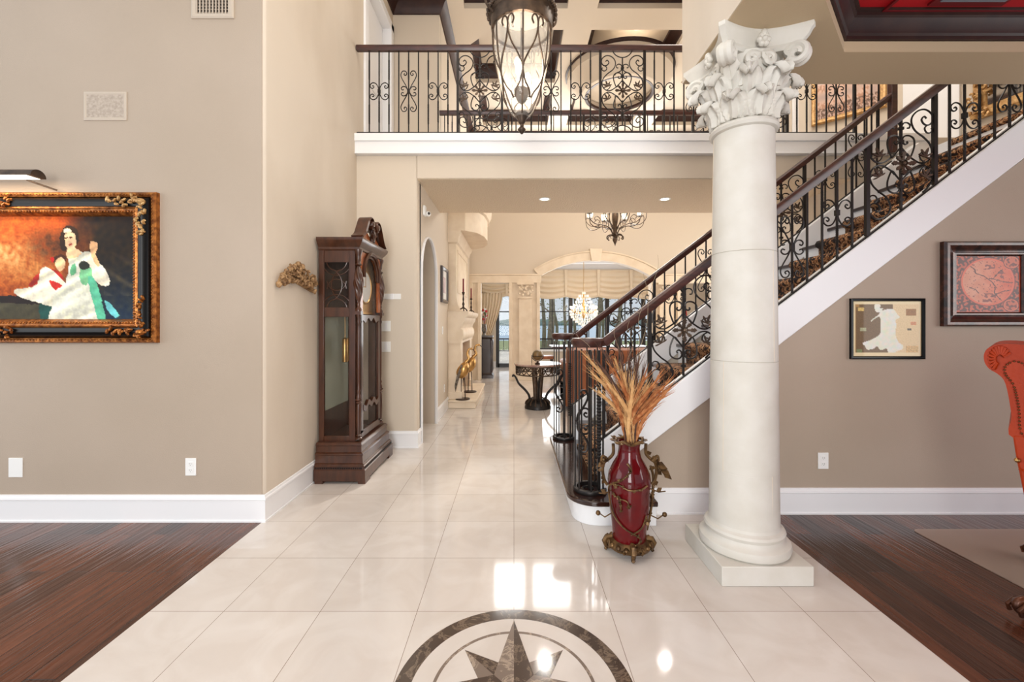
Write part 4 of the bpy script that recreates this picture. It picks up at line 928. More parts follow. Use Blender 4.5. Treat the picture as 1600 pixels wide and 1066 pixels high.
# ------------------------------------------------------------------ big painting on the left wall
def nz(x, y, s=1, o=0): return noise.noise(Vector((x * s, y * s, o)))
fx0, fx1, fz0, fz1 = -4.64, -2.49, 1.258, 2.308; FY = 3.007
pg = thing('framed_painting', 'large painting of a seated woman in white with a child, ornate black and gold frame', 'painting', ((fx0 + fx1) / 2, FY, fz0))
MB().frame(fx0, fx1, fz0, fz1, [(0, 0), (.0, .03), (.008, .042), (.020, .045), (.034, .036), (.040, .02), (.040, 0)], FY).build('outer_frame', 'gold', pg, smooth=.5)
MB().frame(fx0, fx1, fz0, fz1, [(.036, 0), (.036, .030), (.05, .052), (.075, .066), (.10, .060), (.112, .045), (.112, 0)], FY).build('black_cove', 'blackpaint', pg, smooth=.7)
MB().frame(fx0, fx1, fz0, fz1, [(.108, 0), (.108, .056), (.120, .062), (.132, .05), (.145, .046), (.158, .030), (.166, .012), (.166, 0)], FY).build('inner_frame', 'gold', pg, smooth=.5)
bd = MB(); x = fx0 + .125
def beads(mb, x0, x1, z0, z1, st, r, y):
    n1 = int((x1 - x0) / st); n2 = int((z1 - z0) / st)
    for i in range(n1 + 1):
        for z in (z0, z1): mb.sph((x0 + i * (x1 - x0) / n1, y, z), r, 5)
    for i in range(1, n2):
        for xx in (x0, x1): mb.sph((xx, y, z0 + i * (z1 - z0) / n2), r, 5)
beads(bd, fx0 + .14, fx1 - .14, fz0 + .14, fz1 - .14, .020, .008, FY - .048); bd.build('inner_beading', 'gold', pg, smooth=1); bd = MB(); beads(bd, fx0 + .02, fx1 - .02, fz0 + .02, fz1 - .02, .022, .006, FY - .044)
bd.build('outer_beading', 'gold', pg, smooth=1)
def acorn(mb, c, dx, dz, L, rnd, y):
    for i in range(int(L / .016)):
        t = i * .016; w_ = .034 * (1 - .5 * t / L)
        a = rnd.uniform(0, 6.3); q = Vector((c[0] + dx * t, y, c[1] + dz * t)) + Vector((dz, 0, dx)) * rnd.uniform(-w_, w_)
        mb.tube(cr([q, q + Vector((.016 * cos(a), -.014, .016 * sin(a))), q + Vector((.03 * cos(a + .6), -.006, .03 * sin(a + .6)))], 3), [.009] * 6 + [.003], 5)
rr = random.Random(2)
for ix, (cx0, sx) in enumerate(((fx0 + .075, 1), (fx1 - .075, -1))):
    for cz0, sz in ((fz0 + .075, 1), (fz1 - .075, -1)):
        mb = MB(); acorn(mb, (cx0, cz0), sx, 0, .26, rr, FY - .062); acorn(mb, (cx0, cz0), 0, sz, .24, rr, FY - .062); mb.sph((cx0, FY - .07, cz0), .03, 8, sz=.7)
        mb.build('corner_ornament', 'goldpale' if sz < 0 else 'gold', pg, smooth=1)
for cz0 in (fz0 + .075, fz1 - .075):
    mb = MB(); acorn(mb, (-3.57, cz0), 1, 0, .14, rr, FY - .062); acorn(mb, (-3.57, cz0), -1, 0, .14, rr, FY - .062); mb.build('centre_ornament', 'gold', pg, smooth=1)
def sm(pts): return [(p.x, p.y) for p in cr([(a, b, 0) for a, b in pts], 4, True)]
FIG = [  # outlines in photograph pixels of the canvas, pigment colours
 (sm([(60, 430), (80, 420), (100, 430), (98, 448), (60, 450), (48, 446)]), (176, 34, 22)),
 (sm([(2, 470), (66, 474), (84, 506), (0, 507)]), (66, 62, 46)),
 (sm([(0, 465), (20, 462), (70, 470), (66, 476), (20, 474), (0, 472)]), (30, 18, 18)),
 (sm([(64, 478), (84, 474), (84, 507), (70, 507)]), (24, 74, 68)),
 (sm([(26, 454), (60, 446), (66, 422), (74, 418), (86, 424), (100, 438), (108, 450), (88, 478), (60, 472), (34, 464)]), (236, 230, 208)),
 (sm([(80, 438), (100, 446), (102, 454), (92, 456), (84, 448)]), (196, 40, 30)),
 (sm([(87, 404), (96, 398), (106, 402), (104, 412), (96, 418), (88, 412)]), (70, 34, 16)),
 (sm([(90, 408), (98, 402), (104, 408), (104, 418), (97, 424), (90, 418)]), (240, 196, 150)),
 (sm([(82, 404), (86, 402), (88, 408), (84, 411)]), (206, 30, 22)),
 (sm([(90, 455), (104, 444), (110, 420), (112, 400), (136, 394), (148, 400), (150, 440), (148, 470), (156, 500), (152, 507), (82, 507), (84, 480)]), (232, 232, 214)),
 (sm([(136, 396), (146, 396), (156, 410), (166, 420), (174, 440), (168, 448), (154, 442), (148, 430), (140, 414)]), (238, 228, 206)),
 (sm([(143, 382), (148, 378), (154, 380), (155, 388), (152, 398), (158, 412), (154, 416), (146, 402)]), (240, 186, 136)),
 (sm([(96, 372), (102, 358), (110, 353), (122, 358), (126, 372), (122, 384), (108, 392), (98, 390)]), (46, 26, 14)),
 (sm([(104, 370), (110, 363), (119, 366), (122, 376), (119, 388), (113, 393), (106, 386)]), (246, 208, 166)),
 (sm([(108, 390), (120, 388), (130, 396), (122, 402), (108, 404)]), (244, 200, 156)),
 (sm([(101, 362), (108, 357), (114, 361), (108, 364)]), (236, 220, 190)),
 (sm([(128, 422), (136, 416), (146, 420), (146, 436), (136, 446), (128, 440)]), (120, 190, 140)),
 (sm([(126, 412), (134, 408), (142, 414), (138, 422), (128, 420)]), (40, 44, 34)),
 (sm([(112, 420), (120, 412), (122, 424), (114, 432)]), (100, 178, 130)),
 (sm([(140, 436), (150, 436), (158, 456), (164, 480), (168, 507), (158, 507), (150, 480)]), (96, 196, 158)),
 (sm([(166, 470), (176, 476), (188, 492), (182, 496), (170, 484)]), (110, 200, 206)),
 (sm([(104, 372), (108, 370), (109, 373), (105, 374)]), (80, 40, 24)), (sm([(112, 371), (116, 371), (116, 373), (112, 374)]), (80, 40, 24)), (sm([(110, 382), (115, 381), (115, 384), (111, 385)]), (190, 50, 40)),
]
cx0, cx1, cz0, cz1 = fx0 + .165, fx1 - .165, fz0 + .165, fz1 - .165
def paint(a, b):
    X = cx0 + (cx1 - cx0) * a; Z = cz1 - (cz1 - cz0) * b; px = 803 + X * 668 / FY; py = 504 - (Z - 1.4) * 668 / FY
    n = nz(px * .03, py * .03, 1) ; n2 = nz(px * .12, py * .12, 1, 3); n3 = nz(px * .35, py * .35, 1, 5)
    wob = 1.5 * nz(px * .2, py * .2, 1, 9)
    for pl_, c in FIG[::-1]:
        if inside((px + wob, py + wob), pl_):
            k = .97 + .07 * n3 + .30 * nz(px * .05 + py * .09, py * .03, 1, 21) + .12 * n2; return [c[0] * k, c[1] * k, c[2] * k * (1 - .12 * max(0, n2))]
    v = min(1, max(0, (py - 335) / 170)); t = min(1, max(0, (px - 80 + 50 * (v > .7)) / 75 + .35 * n))
    ga = lambda x0, y0, sx, sy: math.exp(-((px - x0) / sx) ** 2 - ((py - y0) / sy) ** 2)
    base = Vector((206, 92, 22)) * (1 - .35 * v) + Vector((40, 26, 8)) * n2
    base = base.lerp(Vector((84, 44, 18)), min(1, .85 * ga(76, 385, 34, 26) * (1 + n2)))
    base = base.lerp(Vector((236, 176, 112)), min(1, max(0, 1.0 * ga(14, 402, 40, 26) * (.7 + .9 * n2))))
    base = base.lerp(Vector((196, 128, 66)), min(1, max(0, .9 * ga(52, 424, 40, 16) * (.8 + n2))))
    base = base.lerp(Vector((222, 84, 10)), min(1, .8 * ga(110, 336, 26, 18)))
    left = [base.x + 14 * n3, base.y + 10 * n3, base.z + 6 * n3]
    right = [30 + 20 * n2 + 30 * max(0, .2 - v), 20 + 14 * n2 + 46 * max(0, v - .35), 12 + 90 * max(0, v - .35)]
    c = [l * (1 - t) + r * t for l, r in zip(left, right)]
    if px > 165 and .35 < v < .75: c = [c[0] + 70 * max(0, nz(px * .05 - py * .08, py * .02, 1, 11)), c[1] + 54 * max(0, nz(px * .05 - py * .08, py * .02, 1, 11)), c[2] + 30 * max(0, nz(px * .05 - py * .08, py * .02, 1, 11))]
    d = 1 + .10 * n3; return [q * d for q in c]
raster('canvas', pg, (cx0, FY - .012, cz1), (cx1 - cx0, 0, 0), (0, 0, cz0 - cz1), 330, 130, paint, 'oil')
pl2 = thing('picture_light', 'dark bronze tube picture light above the large oil painting', 'picture light', (-3.55, FY - .12, 2.36))
sh = [(-.048, 0)] + [(.048 * cos(radians(a)), .048 * sin(radians(a))) for a in range(180, -1, -15)]
MB().prism([(FY - .17 + y, 2.365 + z) for y, z in sh], -4.30, -3.155, 'x').build('shade', 'bronze', pl2, smooth=.5)
MB().prism([(FY - .17 + y * .9, 2.362 + z * .3) for y, z in sh], -4.26, -3.19, 'x').build('lamp_tube', 'frost', pl2)
for X in (-3.30, -4.1): MB().tube([(X + .12, FY - .03, 2.32), (X + .02, FY - .13, 2.36)], .006, 6).build('arm', 'bronze', pl2)
area('picture_lamp', (-3.6, FY - .19, 2.34), (18, 0, 0), 1.0, .04, 4, (1, .74, .46))
# ------------------------------------------------------------------ wall plates and grilles
def plate(x, y, z, w, h, label, kind, wall='y', s=-1, name='outlet', grp=None, m='plate'):
    t = thing(name, label, {'outlet': 'outlet', 'light_switch': 'switch', 'cover_plate': 'wall plate'}[name], (x, y, z), grp)
    i0 = MB(); i0.box(-w / 2, w / 2, -.006, 0, -h / 2, h / 2)
    d = MB()
    if kind == 'outlet':
        for q in (.022, -.022):
            d.box(-.016, .016, -.0085, -.006, q - .014, q + .014)
    elif kind == 'rocker': d.box(-.016, .016, -.010, -.006, -.032, .032)
    R = Matrix.Translation((x, y, z)) @ (Matrix.Rotation(0, 4, 'Z') if wall == 'y' else Matrix.Rotation(radians(90), 4, 'Z'))
    i0.xf(R); o = i0.build('cover', m, t, bevel=.0015)
    if d.v: d.xf(R); d.build('receptacle' if kind == 'outlet' else 'rocker', 'white' if kind != 'outlet' else m, t)
    if kind == 'outlet':
        sl = MB()
        for q in (.022, -.022): sl.box(-.007, -.005, -.009, -.0083, q - .004, q + .006).box(.005, .007, -.009, -.0083, q - .004, q + .006).box(-.002, .002, -.009, -.0083, q - .011, q - .008)
        sl.xf(R); sl.build('slots', 'grey', t)
    return t
plate(-2.27, 3.007, .385, .075, .122, 'white double outlet on the left wall nearest the corner', 'outlet')
plate(-3.50, 3.007, .38, .098, .135, 'blank white wall plate at the far left above the baseboard', 'blank', name='cover_plate')
plate(2.262, 3.13, .388, .075, .118, 'white double outlet low on the wall below the stairs', 'outlet')
plate(-1.36, 4.77, 1.69, .20, .062, 'long narrow cream switch strip beside the clock hood', 'rocker', name='light_switch')
plate(-1.425, 4.77, 1.36, .10, .115, 'upper of two white switch plates half hidden by the clock', 'rocker', name='light_switch', grp=None)
plate(-1.425, 4.77, 1.13, .10, .115, 'lower of two white switch plates half hidden by the clock', 'rocker', name='light_switch')
plate(-1.08, 6.45, 1.28, .075, .118, 'white switch on the great room wall past the arched doorway', 'rocker', 'x', name='light_switch')
plate(-1.08, 6.62, .38, .075, .118, 'white outlet low beside the stone fireplace', 'outlet', 'x')
g = thing('wall_speaker_grille', 'flat rectangular painted grille high on the left wall above the painting', 'grille', (-2.88, 3.007, 2.9))
MB().frame(-3.02, -2.72, 2.82, 3.02, [(0, 0), (0, .006), (.012, .010), (.02, .006), (.02, 0)], 3.007).build('surround', 'tauplate', g)
MB().box(-3.0, -2.74, 3.001, 3.006, 2.84, 3.0).build('mesh', mat('speckled_grille', (164, 150, 136), .8, var=(60, (184, 170, 156), 3)), g)
g = thing('air_vent', 'louvred air vent near the top of the left wall', 'vent', (-2.1, 3.007, 3.7))
MB().frame(-2.265, -1.965, 3.535, 3.86, [(0, 0), (0, .008), (.012, .014), (.034, .010), (.034, 0)], 3.007).build('surround', 'tauplate', g)
MB().box(-2.235, -1.995, 3.004, 3.006, 3.565, 3.83).build('shade_backing', 'ventshade', g)  # thin dark sheet on the wall; its colour stands for shade behind the louvres
mb = MB()
for i in range(11): mb.box(-2.228 + i * .0225, -2.221 + i * .0225, 2.995, 3.004, 3.567, 3.83)
for i in range(12): mb.box(-2.235, -1.995, 2.999, 3.003, 3.575 + i * .022, 3.577 + i * .022)
mb.build('louvres', 'tauplate', g)
g = thing('motion_sensor', 'small white security sensor up near the soffit of the passage', 'sensor', (-1.05, 5.10, 2.72))
MB().box(-1.08, -1.05, 5.06, 5.15, 2.67, 2.79).build('housing', 'plate', g, bevel=.008); MB().sph((-1.03, 5.14, 2.705), .032, 10).build('lens_ball', 'plate', g); MB().sph((-1.018, 5.118, 2.705), .017, 8).build('lens', 'grey', g)
# carved wall ornament between painting and clock
rr = random.Random(8); wo = MB(); R0 = (-1.755, 3.43, 1.785)
for i in range(150):
    t = rr.uniform(-1, 1); y = R0[1] + .285 * t; top = .085 * (1 - abs(t) ** 1.4) + .02; z = R0[2] - .055 * t * t + rr.uniform(-.05, top) - .02
    if i % 3: wo.sph((-1.745 + rr.uniform(0, .03), y, z), rr.uniform(.012, .024), 7)
    else:
        a = rr.uniform(0, 6.3); q = Vector((-1.73 + rr.uniform(0, .02), y, z)); wo.tube(cr([q, q + Vector((.015, .02 * cos(a), .02 * sin(a))), q + Vector((.0, .035 * cos(a + .9), .035 * sin(a + .9)))], 3), .008, 5)
wo.prism([(3.17, 1.70), (3.40, 1.72), (3.69, 1.66), (3.68, 1.73), (3.5, 1.80), (3.4, 1.84), (3.2, 1.75)], -1.754, -1.738, 'x')
o = wo.build('wall_ornament', mat('aged_gilt_plaster', (176, 140, 98), .6, var=(30, (112, 80, 48), 3)), smooth=1); tag(o, 'carved gilt ornament hanging on the pale wall left of the clock', 'wall ornament')
# ------------------------------------------------------------------ maps on the wall below the stairs
def to_px(X, Z, d=3.11): return 803 + X * 668 / d, 504 - (Z - 1.4) * 668 / d
WALES = sm([(1368, 478), (1372, 474), (1377, 477), (1376, 482), (1381, 482), (1376, 488), (1370, 487)])
WAL2 = sm([(1362, 503), (1366, 498), (1374, 492), (1378, 486), (1388, 483), (1396, 483), (1402, 490), (1406, 496), (1400, 500), (1401, 508), (1400, 522), (1404, 534), (1411, 540), (1410, 546), (1403, 548), (1398, 552), (1390, 552), (1386, 545), (1377, 547), (1372, 541), (1366, 545), (1357, 546), (1353, 540), (1350, 536), (1360, 532), (1370, 527), (1377, 520), (1377, 505), (1376, 495), (1370, 497)])
def walesmap(a, b):
    X = 2.478 + (2.96 - 2.478) * a; Z = 1.555 - (1.555 - 1.155) * b; px, py = to_px(X, Z); n = nz(px * .2, py * .2); n2 = nz(px * .7, py * .7, 1, 4)
    if a < .04 or a > .965 or b < .05 or b > .93: return (232, 214, 170)
    if inside((px, py), WALES) or inside((px, py), WAL2): return (226 + 14 * n, 228 + 10 * n2, 212 + 18 * nz(px * .1, py * .1, 1, 8))
    for cxx, cyy, r_, c in ((1348, 483, 4.5, (214, 184, 104)), (1351, 515, 4.5, (170, 170, 132)), (1345, 548, 4, (120, 130, 84)), (1423, 488, 8, (150, 104, 50)), (1425, 546, 9, (206, 172, 116)), (1427, 505, 4, (206, 140, 96)), (1421, 515, 3, (80, 70, 60))):
        if abs(px - cxx) < r_ and abs(py - cyy) < r_ * .6: return [q * (1 + .3 * n2) for q in c]
    if a < .1 and b < .1 or a < .045: return (170, 130, 70)
    sea = (px < 1388 + 10 * n and py < 560) and not (px > 1404)
    if px > 1398 + 6 * n or (px > 1396 and py < 500): return (222 + 20 * n2, 198 + 18 * n2, 152 + 20 * n2)
    return (112 + 20 * n2, 84 + 16 * n2, 46 + 12 * n2)
mp = thing('framed_map', 'small black framed map of a pale landmass in a brown sea', 'framed map', (2.72, 3.13, 1.1))
mx0, mx1, mz0, mz1 = 2.455, 2.995, 1.133, 1.575
MB().frame(mx0, mx1, mz0, mz1, [(0, 0), (0, .02), (.006, .024), (.016, .020), (.021, .012), (.021, 0)], 3.13).build('frame', 'blackpaint', mp)
raster('map_print', mp, (mx0 + .02, 3.122, mz1 - .02), (mx1 - mx0 - .04, 0, 0), (0, 0, -(mz1 - mz0 - .04)), 100, 82, walesmap, 'print')
COAST = [[(.20, .16), (.30, .24), (.31, .31), (.44, .36), (.56, .46), (.61, .54), (.60, .66), (.68, .76), (.72, .80)], [(.56, .72), (.66, .66), (.76, .62), (.88, .60)], [(.52, .40), (.64, .42), (.70, .45), (.80, .47), (.97, .47)], [(.22, .56), (.32, .60), (.36, .66)], [(.58, .40), (.66, .30), (.72, .24)]]
def near(p, L, w):
    for l in L:
        for (x0, y0), (x1, y1) in zip(l, l[1:]):
            dx, dy = x1 - x0, y1 - y0; t = max(0, min(1, ((p[0] - x0) * dx + (p[1] - y0) * dy) / (dx * dx + dy * dy)))
            if (p[0] - x0 - t * dx) ** 2 + (p[1] - y0 - t * dy) ** 2 < w * w: return True
    return False
def redmap(a, b):
    x, y = a, b; n = nz(x * 9, y * 9); n2 = nz(x * 40, y * 40, 1, 4); n4 = nz(x * 22, y * 22, 1, 14); r = sqrt(((x - .50) / .42) ** 2 + ((y - .46) / .43) ** 2)
    if x > .975 or y > .985: return (206, 92, 66)
    for cxx, cyy in ((.86, .12), (.85, .87)):
        d = sqrt(((x - cxx) / .115) ** 2 + ((y - cyy) / .105) ** 2)
        if d < .82: return (196, 96, 62) if n4 < .08 else (110, 44, 32)
        if d < 1: return (206, 104, 72)
        if d < 1.1: return (84, 34, 26)
    w = .004 * n2 * 3
    if r < 1:
        if r > .965: return (120, 48, 34)
        if r > .90: return (216, 98, 66)
        if near((x + w, y + w), COAST, .0075): return (88, 40, 32)
        if (abs(x - .52) < .10 and .66 < y < .82 or abs(x - .52) < .09 and abs(y - .20) < .045 or abs(x - .70) < .04 and abs(y - .33) < .07) and n4 > -.02: return (132, 62, 50)
        if n2 > .30 and n4 > .0: return (128, 58, 44)
        k = max(0, (x - .3)); return (210 + 8 * n, 142 + 18 * n - 90 * k, 112 + 20 * n - 100 * k)
    if n4 > -.05: return (88, 38, 28)
    return (186 + 20 * n, 84 + 14 * n, 56)
mp = thing('framed_map', 'large dark framed red antique world map at the right, above the armchair', 'framed map', (3.5, 3.13, 1.37))
mx0, mx1, mz0, mz1 = 3.118, 3.80, 1.372, 1.988
MB().frame(mx0, mx1, mz0, mz1, [(0, 0), (0, .03), (.012, .045), (.03, .046), (.045, .036), (.052, .03), (.075, .022), (.082, .028), (.094, .028), (.104, .016), (.104, 0)], 3.13).build('frame', mat('burnished_copper_frame', (82, 46, 32), .25, .3, coat=.4, var=(22, (34, 20, 16), 4)), mp, smooth=.4)
raster('map_print', mp, (mx0 + .10, 3.12, mz1 - .10), (mx1 - mx0 - .20, 0, 0), (0, 0, -(mz1 - mz0 - .20)), 170, 150, redmap, 'print')
# ------------------------------------------------------------------ upstairs pictures
def wall_pic(a, b, z0, z1, t0, nm, label, frame_m, fn, w):
    """picture on a slanting wall from plan point a to b"""
    A, Bp = Vector(a), Vector(b); d = (Bp - A).normalized(); n_ = Vector((d.y, -d.x)); L = (Bp - A).length
    t = thing(nm, label, 'painting' if fn else 'mirror', (A.x, A.y, z0)); X = Matrix(((d.x, -n_.x, 0, A.x), (d.y, -n_.y, 0, A.y), (0, 0, 1, 0), (0, 0, 0, 1)))
    MB().frame(0, L, z0, z1, [(0, 0), (0, .03), (w * .2, .05), (w * .55, .045), (w * .6, .03), (w * .9, .03), (w, .012), (w, 0)]).xf(X).build('frame', frame_m, t, smooth=.5)
    p0 = A + d * w + n_ * .012
    if fn: raster('canvas', t, (p0.x, p0.y, z1 - w), ((d * (L - 2 * w)).x, (d * (L - 2 * w)).y, 0), (0, 0, -(z1 - z0 - 2 * w)), 90, 60, fn, 'oil')
    return t, X, L
def scape(a, b):
    n = nz(a * 6, b * 9); n2 = nz(a * 30, b * 30, 1, 3)
    if b < .55: return (222 + 14 * n, 200 + 20 * n, 190 + 20 * n)
    if n2 + n > .4: return (190, 146, 122)
    return (206 + 30 * n, 176 + 20 * n, 160 + 10 * n) if b < .85 or n2 > 0 else (120, 96, 84)
wall_pic((4.22, 6.06), (4.80, 5.50), 4.17, 5.35, 0, 'framed_painting', 'gilt framed pale landscape painting on the upstairs wall, behind the balcony end', 'goldpale', scape, .07)
t, X, L = wall_pic((5.045, 4.68), (5.155, 4.18), 3.60, 5.2, 0, 'framed_mirror', 'ornate carved gold framed mirror at the top right behind the stair railing', 'goldpale', None, .12)
mb = MB(); rr = random.Random(4)
for i in range(60):
    z = rr.uniform(3.6, 4.6); q = Vector((rr.uniform(-.02, .13), -.05, z)); a = rr.uniform(0, 6.3); mb.tube(cr([q, q + Vector((.03 * cos(a), -.02, .03 * sin(a))), q + Vector((.05 * cos(a + 1), 0, .05 * sin(a + 1)))], 3), [.014] * 6 + [.005], 5)
mb.xf(X); mb.build('carved_leaves', 'goldpale', t, smooth=1)
MB().box(.12, L - .12, -.02, -.01, 3.72, 5.08).xf(X).build('mirror_glass', mat('mirror_silver', (220, 220, 220), .05, 1), t)
# ------------------------------------------------------------------ great room, left: picture, fireplace, candlesticks, birds
t = thing('framed_picture', 'small dark framed picture on the great room wall before the fireplace', 'picture', (-1.08, 6.45, 1.75))
def on_left(mb, X=-1.08): return mb.xf(Matrix(((0, -1, 0, X), (1, 0, 0, 0), (0, 0, 1, 0), (0, 0, 0, 1))))
on_left(MB().frame(6.28, 6.82, 1.70, 2.24, [(0, 0), (0, .03), (.02, .04), (.05, .025), (.05, 0)])).build('frame', 'cabinet', t)
on_left(MB().box(6.33, 6.77, -.012, -.004, 1.75, 2.19)).build('mount', 'plate', t); on_left(MB().box(6.43, 6.67, -.016, -.010, 1.85, 2.09)).build('print', mat('faded_mauve_print', (190, 166, 172), .5, var=(12, (222, 206, 206), 3)), t)
fp = thing('fireplace', 'cream cast-stone fireplace with a tall overmantel and canted crown', 'fireplace', (-1.0, 7.9, 0))
def xo(y, z): return 0
MB().box(-1.08, -.62, 6.95, 8.85, 0, .10).box(-1.08, -.60, 6.93, 8.87, .10, .14).build('hearth', 'farstone', fp, bevel=.01)
for y0 in (7.0, 8.50): MB().box(-1.08, -.87, y0, y0 + .28, .14, 1.08).box(-1.08, -.85, y0 - .015, y0 + .295, .14, .26).build('pier', 'farstone', fp, bevel=.008)
MB().box(-1.078, -1.06, 7.28, 8.5, .14, 1.1).build('firebox', mat('sooty_firebrick', (150, 116, 92), .9), fp)
mprof = [(-1.08, 1.06), (-.86, 1.06), (-.86, 1.10), (-.83, 1.13), (-.82, 1.20), (-.83, 1.27), (-.86, 1.30), (-.85, 1.34), (-.83, 1.38), (-.80, 1.42), (-.79, 1.48), (-.76, 1.50), (-.74, 1.545), (-.74, 1.585), (-1.08, 1.585)]
MB().loops([[(x + (.0 if 6.97 < y < 8.83 else 0), y, z) for x, z in mprof] for y in (6.96, 8.84)]).build('mantel', 'farstone', fp, smooth=.7)
ov = []
for z, e, i_ in ((1.585, .10, 0), (1.62, .06, 0), (1.70, .025, 0), (1.85, .0, 0), (2.70, .0, 0), (2.72, .03, 0), (2.80, .05, 0), (2.86, .08, 0), (2.90, .08, 0)):
    ov.append([(-1.08, 7.04 - e, z), (-.95 + e, 7.04 - e, z), (-.95 + e, 8.76 + e, z), (-1.08, 8.76 + e, z)])
MB().loops(ov).build('overmantel', 'farstone', fp, smooth=.5)
MB().frame(7.18, 8.62, 1.9, 2.62, [(0, 0), (0, .012), (.04, .012), (.04, 0)]).xf(Matrix(((0, -1, 0, -.95), (1, 0, 0, 0), (0, 0, 1, 0), (0, 0, 0, 1)))).build('panel_moulding', 'farstone', fp)
cpn = [(-1.08, 7.0), (-.80, 7.0), (-.62, 7.18), (-.52, 7.5), (-.49, 7.9), (-.52, 8.3), (-.62, 8.62), (-.80, 8.8), (-1.08, 8.8)]
cc = Vector((-1.08, 7.9)); L_ = []
for z, s in ((2.90, .90), (2.905, 1.0), (3.26, 1.0), (3.28, 1.06), (3.34, 1.07), (3.42, 1.14), (3.5, 1.15), (5.9, 1.0)):
    L_.append([(-1.08 + (x + 1.08) * s, 7.9 + (y - 7.9) * s, z) for x, y in cpn])
MB().loops(L_[:7]).build('crown_shelf', 'farstone', fp, smooth=.5)
def candlestick(loc, h, label, s=1):
    t = thing('candlestick', label, 'candlestick', loc, None); x, y, z = loc
    for a in (90, 210, 330): MB().tube([(x, y, z + .06 * s), (x + .05 * s * cos(radians(a)), y + .05 * s * sin(radians(a)), z + .03 * s), (x + .07 * s * cos(radians(a)), y + .07 * s * sin(radians(a)), z + .006)], .010 * s, 6).build('foot', 'candlebronze', t)
    MB().lathe([(.001, z + .04), (.02 * s, z + .05), (.012 * s, z + .09), (.02 * s, z + .12), (.009 * s, z + .16), (.014 * s, z + .20), (.008 * s, z + .26), (.02 * s, z + .30), (.024 * s, z + h - .01), (.018 * s, z + h), (.001, z + h)], 14, (x, y, 0)).build('stem', 'candlebronze', t)
    MB().lathe([(.001, z + h), (.013 * s, z + h), (.011 * s, z + h + .22), (.001, z + h + .225)], 12, (x, y, 0)).build('candle', 'candle', t)
candlestick((-.84, 7.10, 1.585), .32, 'nearer bronze candlestick with a burgundy candle on the stone mantel', 1.1)
candlestick((-.86, 8.6, 1.585), .28, 'farther bronze candlestick with a burgundy candle on the stone mantel', 1.1)
def crane(loc, s, label, m1, m2, lean):
    t = thing('bird_sculpture', label, 'bird sculpture', loc); x, y, z = loc
    MB().lathe([(.001, 0), (.13 * s, 0), (.12 * s, .015), (.001, .02)], 20, (x, y, z)).build('base', 'candlebronze', t)
    for q in (-.03, .04): MB().tube([(x + q, y, z + .01), (x + q * .9, y + .01, z + .22 * s), (x + q * .5, y, z + .42 * s)], .008, 6).build('leg', 'candlebronze', t)
    MB().tube(cr([(x - .12 * s * lean, y + .04, z + .34 * s), (x - .06 * s * lean, y + .02, z + .42 * s), (x + .02 * s * lean, y, z + .52 * s), (x + .06 * s * lean, y, z + .62 * s), (x + .07 * s * lean, y, z + .68 * s)], 5), [.02 * s + .085 * s * sin(pi * min(1, i / 17)) for i in range(21)], 12, flat=.8).build('body', m1, t, smooth=1)
    w = MB()
    for i in range(9): w.tube([(x - .01 - .01 * i * lean * s, y - .06 - .004 * i, z + (.60 - .02 * i) * s), (x - (.05 + .012 * i) * s * lean, y - .07, z + (.48 - .03 * i) * s), (x - (.10 + .006 * i) * s * lean, y - .05, z + (.30 - .02 * i) * s)], [.014, .018, .004], 5, flat=.4)
    w.build('wing', m2, t)
    P = cr([(x + .06 * s * lean, y, z + .64 * s), (x + .13 * s * lean, y, z + .70 * s), (x + .10 * s * lean, y, z + .78 * s), (x + .13 * s * lean, y, z + .86 * s), (x + .18 * s * lean, y, z + .87 * s)], 5)
    MB().tube(P, [.03 * s - .016 * s * i / 20 for i in range(21)], 8).sph((x + .19 * s * lean, y, z + .87 * s), .022 * s, 8).build('neck_and_head', m1, t, smooth=1)
    MB().tube([(x + .20 * s * lean, y, z + .87 * s), (x + .30 * s * lean, y, z + .80 * s)], [.009, .002], 6).build('beak', 'candlebronze', t)
crane((-.84, 7.02, .14), .95, 'nearer brass and silver crane sculpture on the stone hearth', 'brass', 'pewter', .8)
crane((-.80, 7.75, .14), .98, 'farther brass crane sculpture with curved beak on the stone hearth', 'brass', 'candlebronze', .9)
t = crane
# pedestal cabinet with flowers beyond the fireplace
cb = thing('pedestal_cabinet', 'dark carved pedestal cabinet just beyond the fireplace', 'cabinet', (-.74, 10.9, 0))
L_ = [[(-.74 + sx * w, 10.9 + sy * w, z) for sx, sy in ((-1, -1), (1, -1), (1, 1), (-1, 1))] for z, w in ((0, .22), (.08, .22), (.10, .19), (.14, .17), (.98, .17), (1.0, .19), (1.03, .21), (1.07, .21))]
MB().loops(L_).build('body', 'cabinet', cb, smooth=.4)
for y in (10.72, 10.90, 11.08): MB().lathe([(.02, .14), (.03, .2), (.018, .5), (.03, .8), (.04, .95), (.02, .98)], 10, (-.56, y, 0)).build('pilaster', 'cabinet', cb)
fv = thing('flower_arrangement', 'red and white flower arrangement in a silver vase on the dark pedestal cabinet', 'flowers', (-.76, 10.9, 1.07))
MB().lathe([(.001, 1.07), (.05, 1.07), (.03, 1.12), (.07, 1.22), (.05, 1.33), (.06, 1.36), (.001, 1.36)], 16, (-.76, 10.9, 0)).build('vase', 'pewter', fv)
rr = random.Random(6)
for i in range(14):
    p = (-.76 + rr.uniform(-.10, .10), 10.9 + rr.uniform(-.12, .1), 1.42 + rr.uniform(0, .33)); MB().tube([(-.76, 10.9, 1.3), p], .004, 4).sph(p, .032, 6).build('flower' if i % 2 else 'leaf', 'flower' if i % 3 == 0 else ('plate' if i % 3 == 1 else 'greenleaf'), fv)
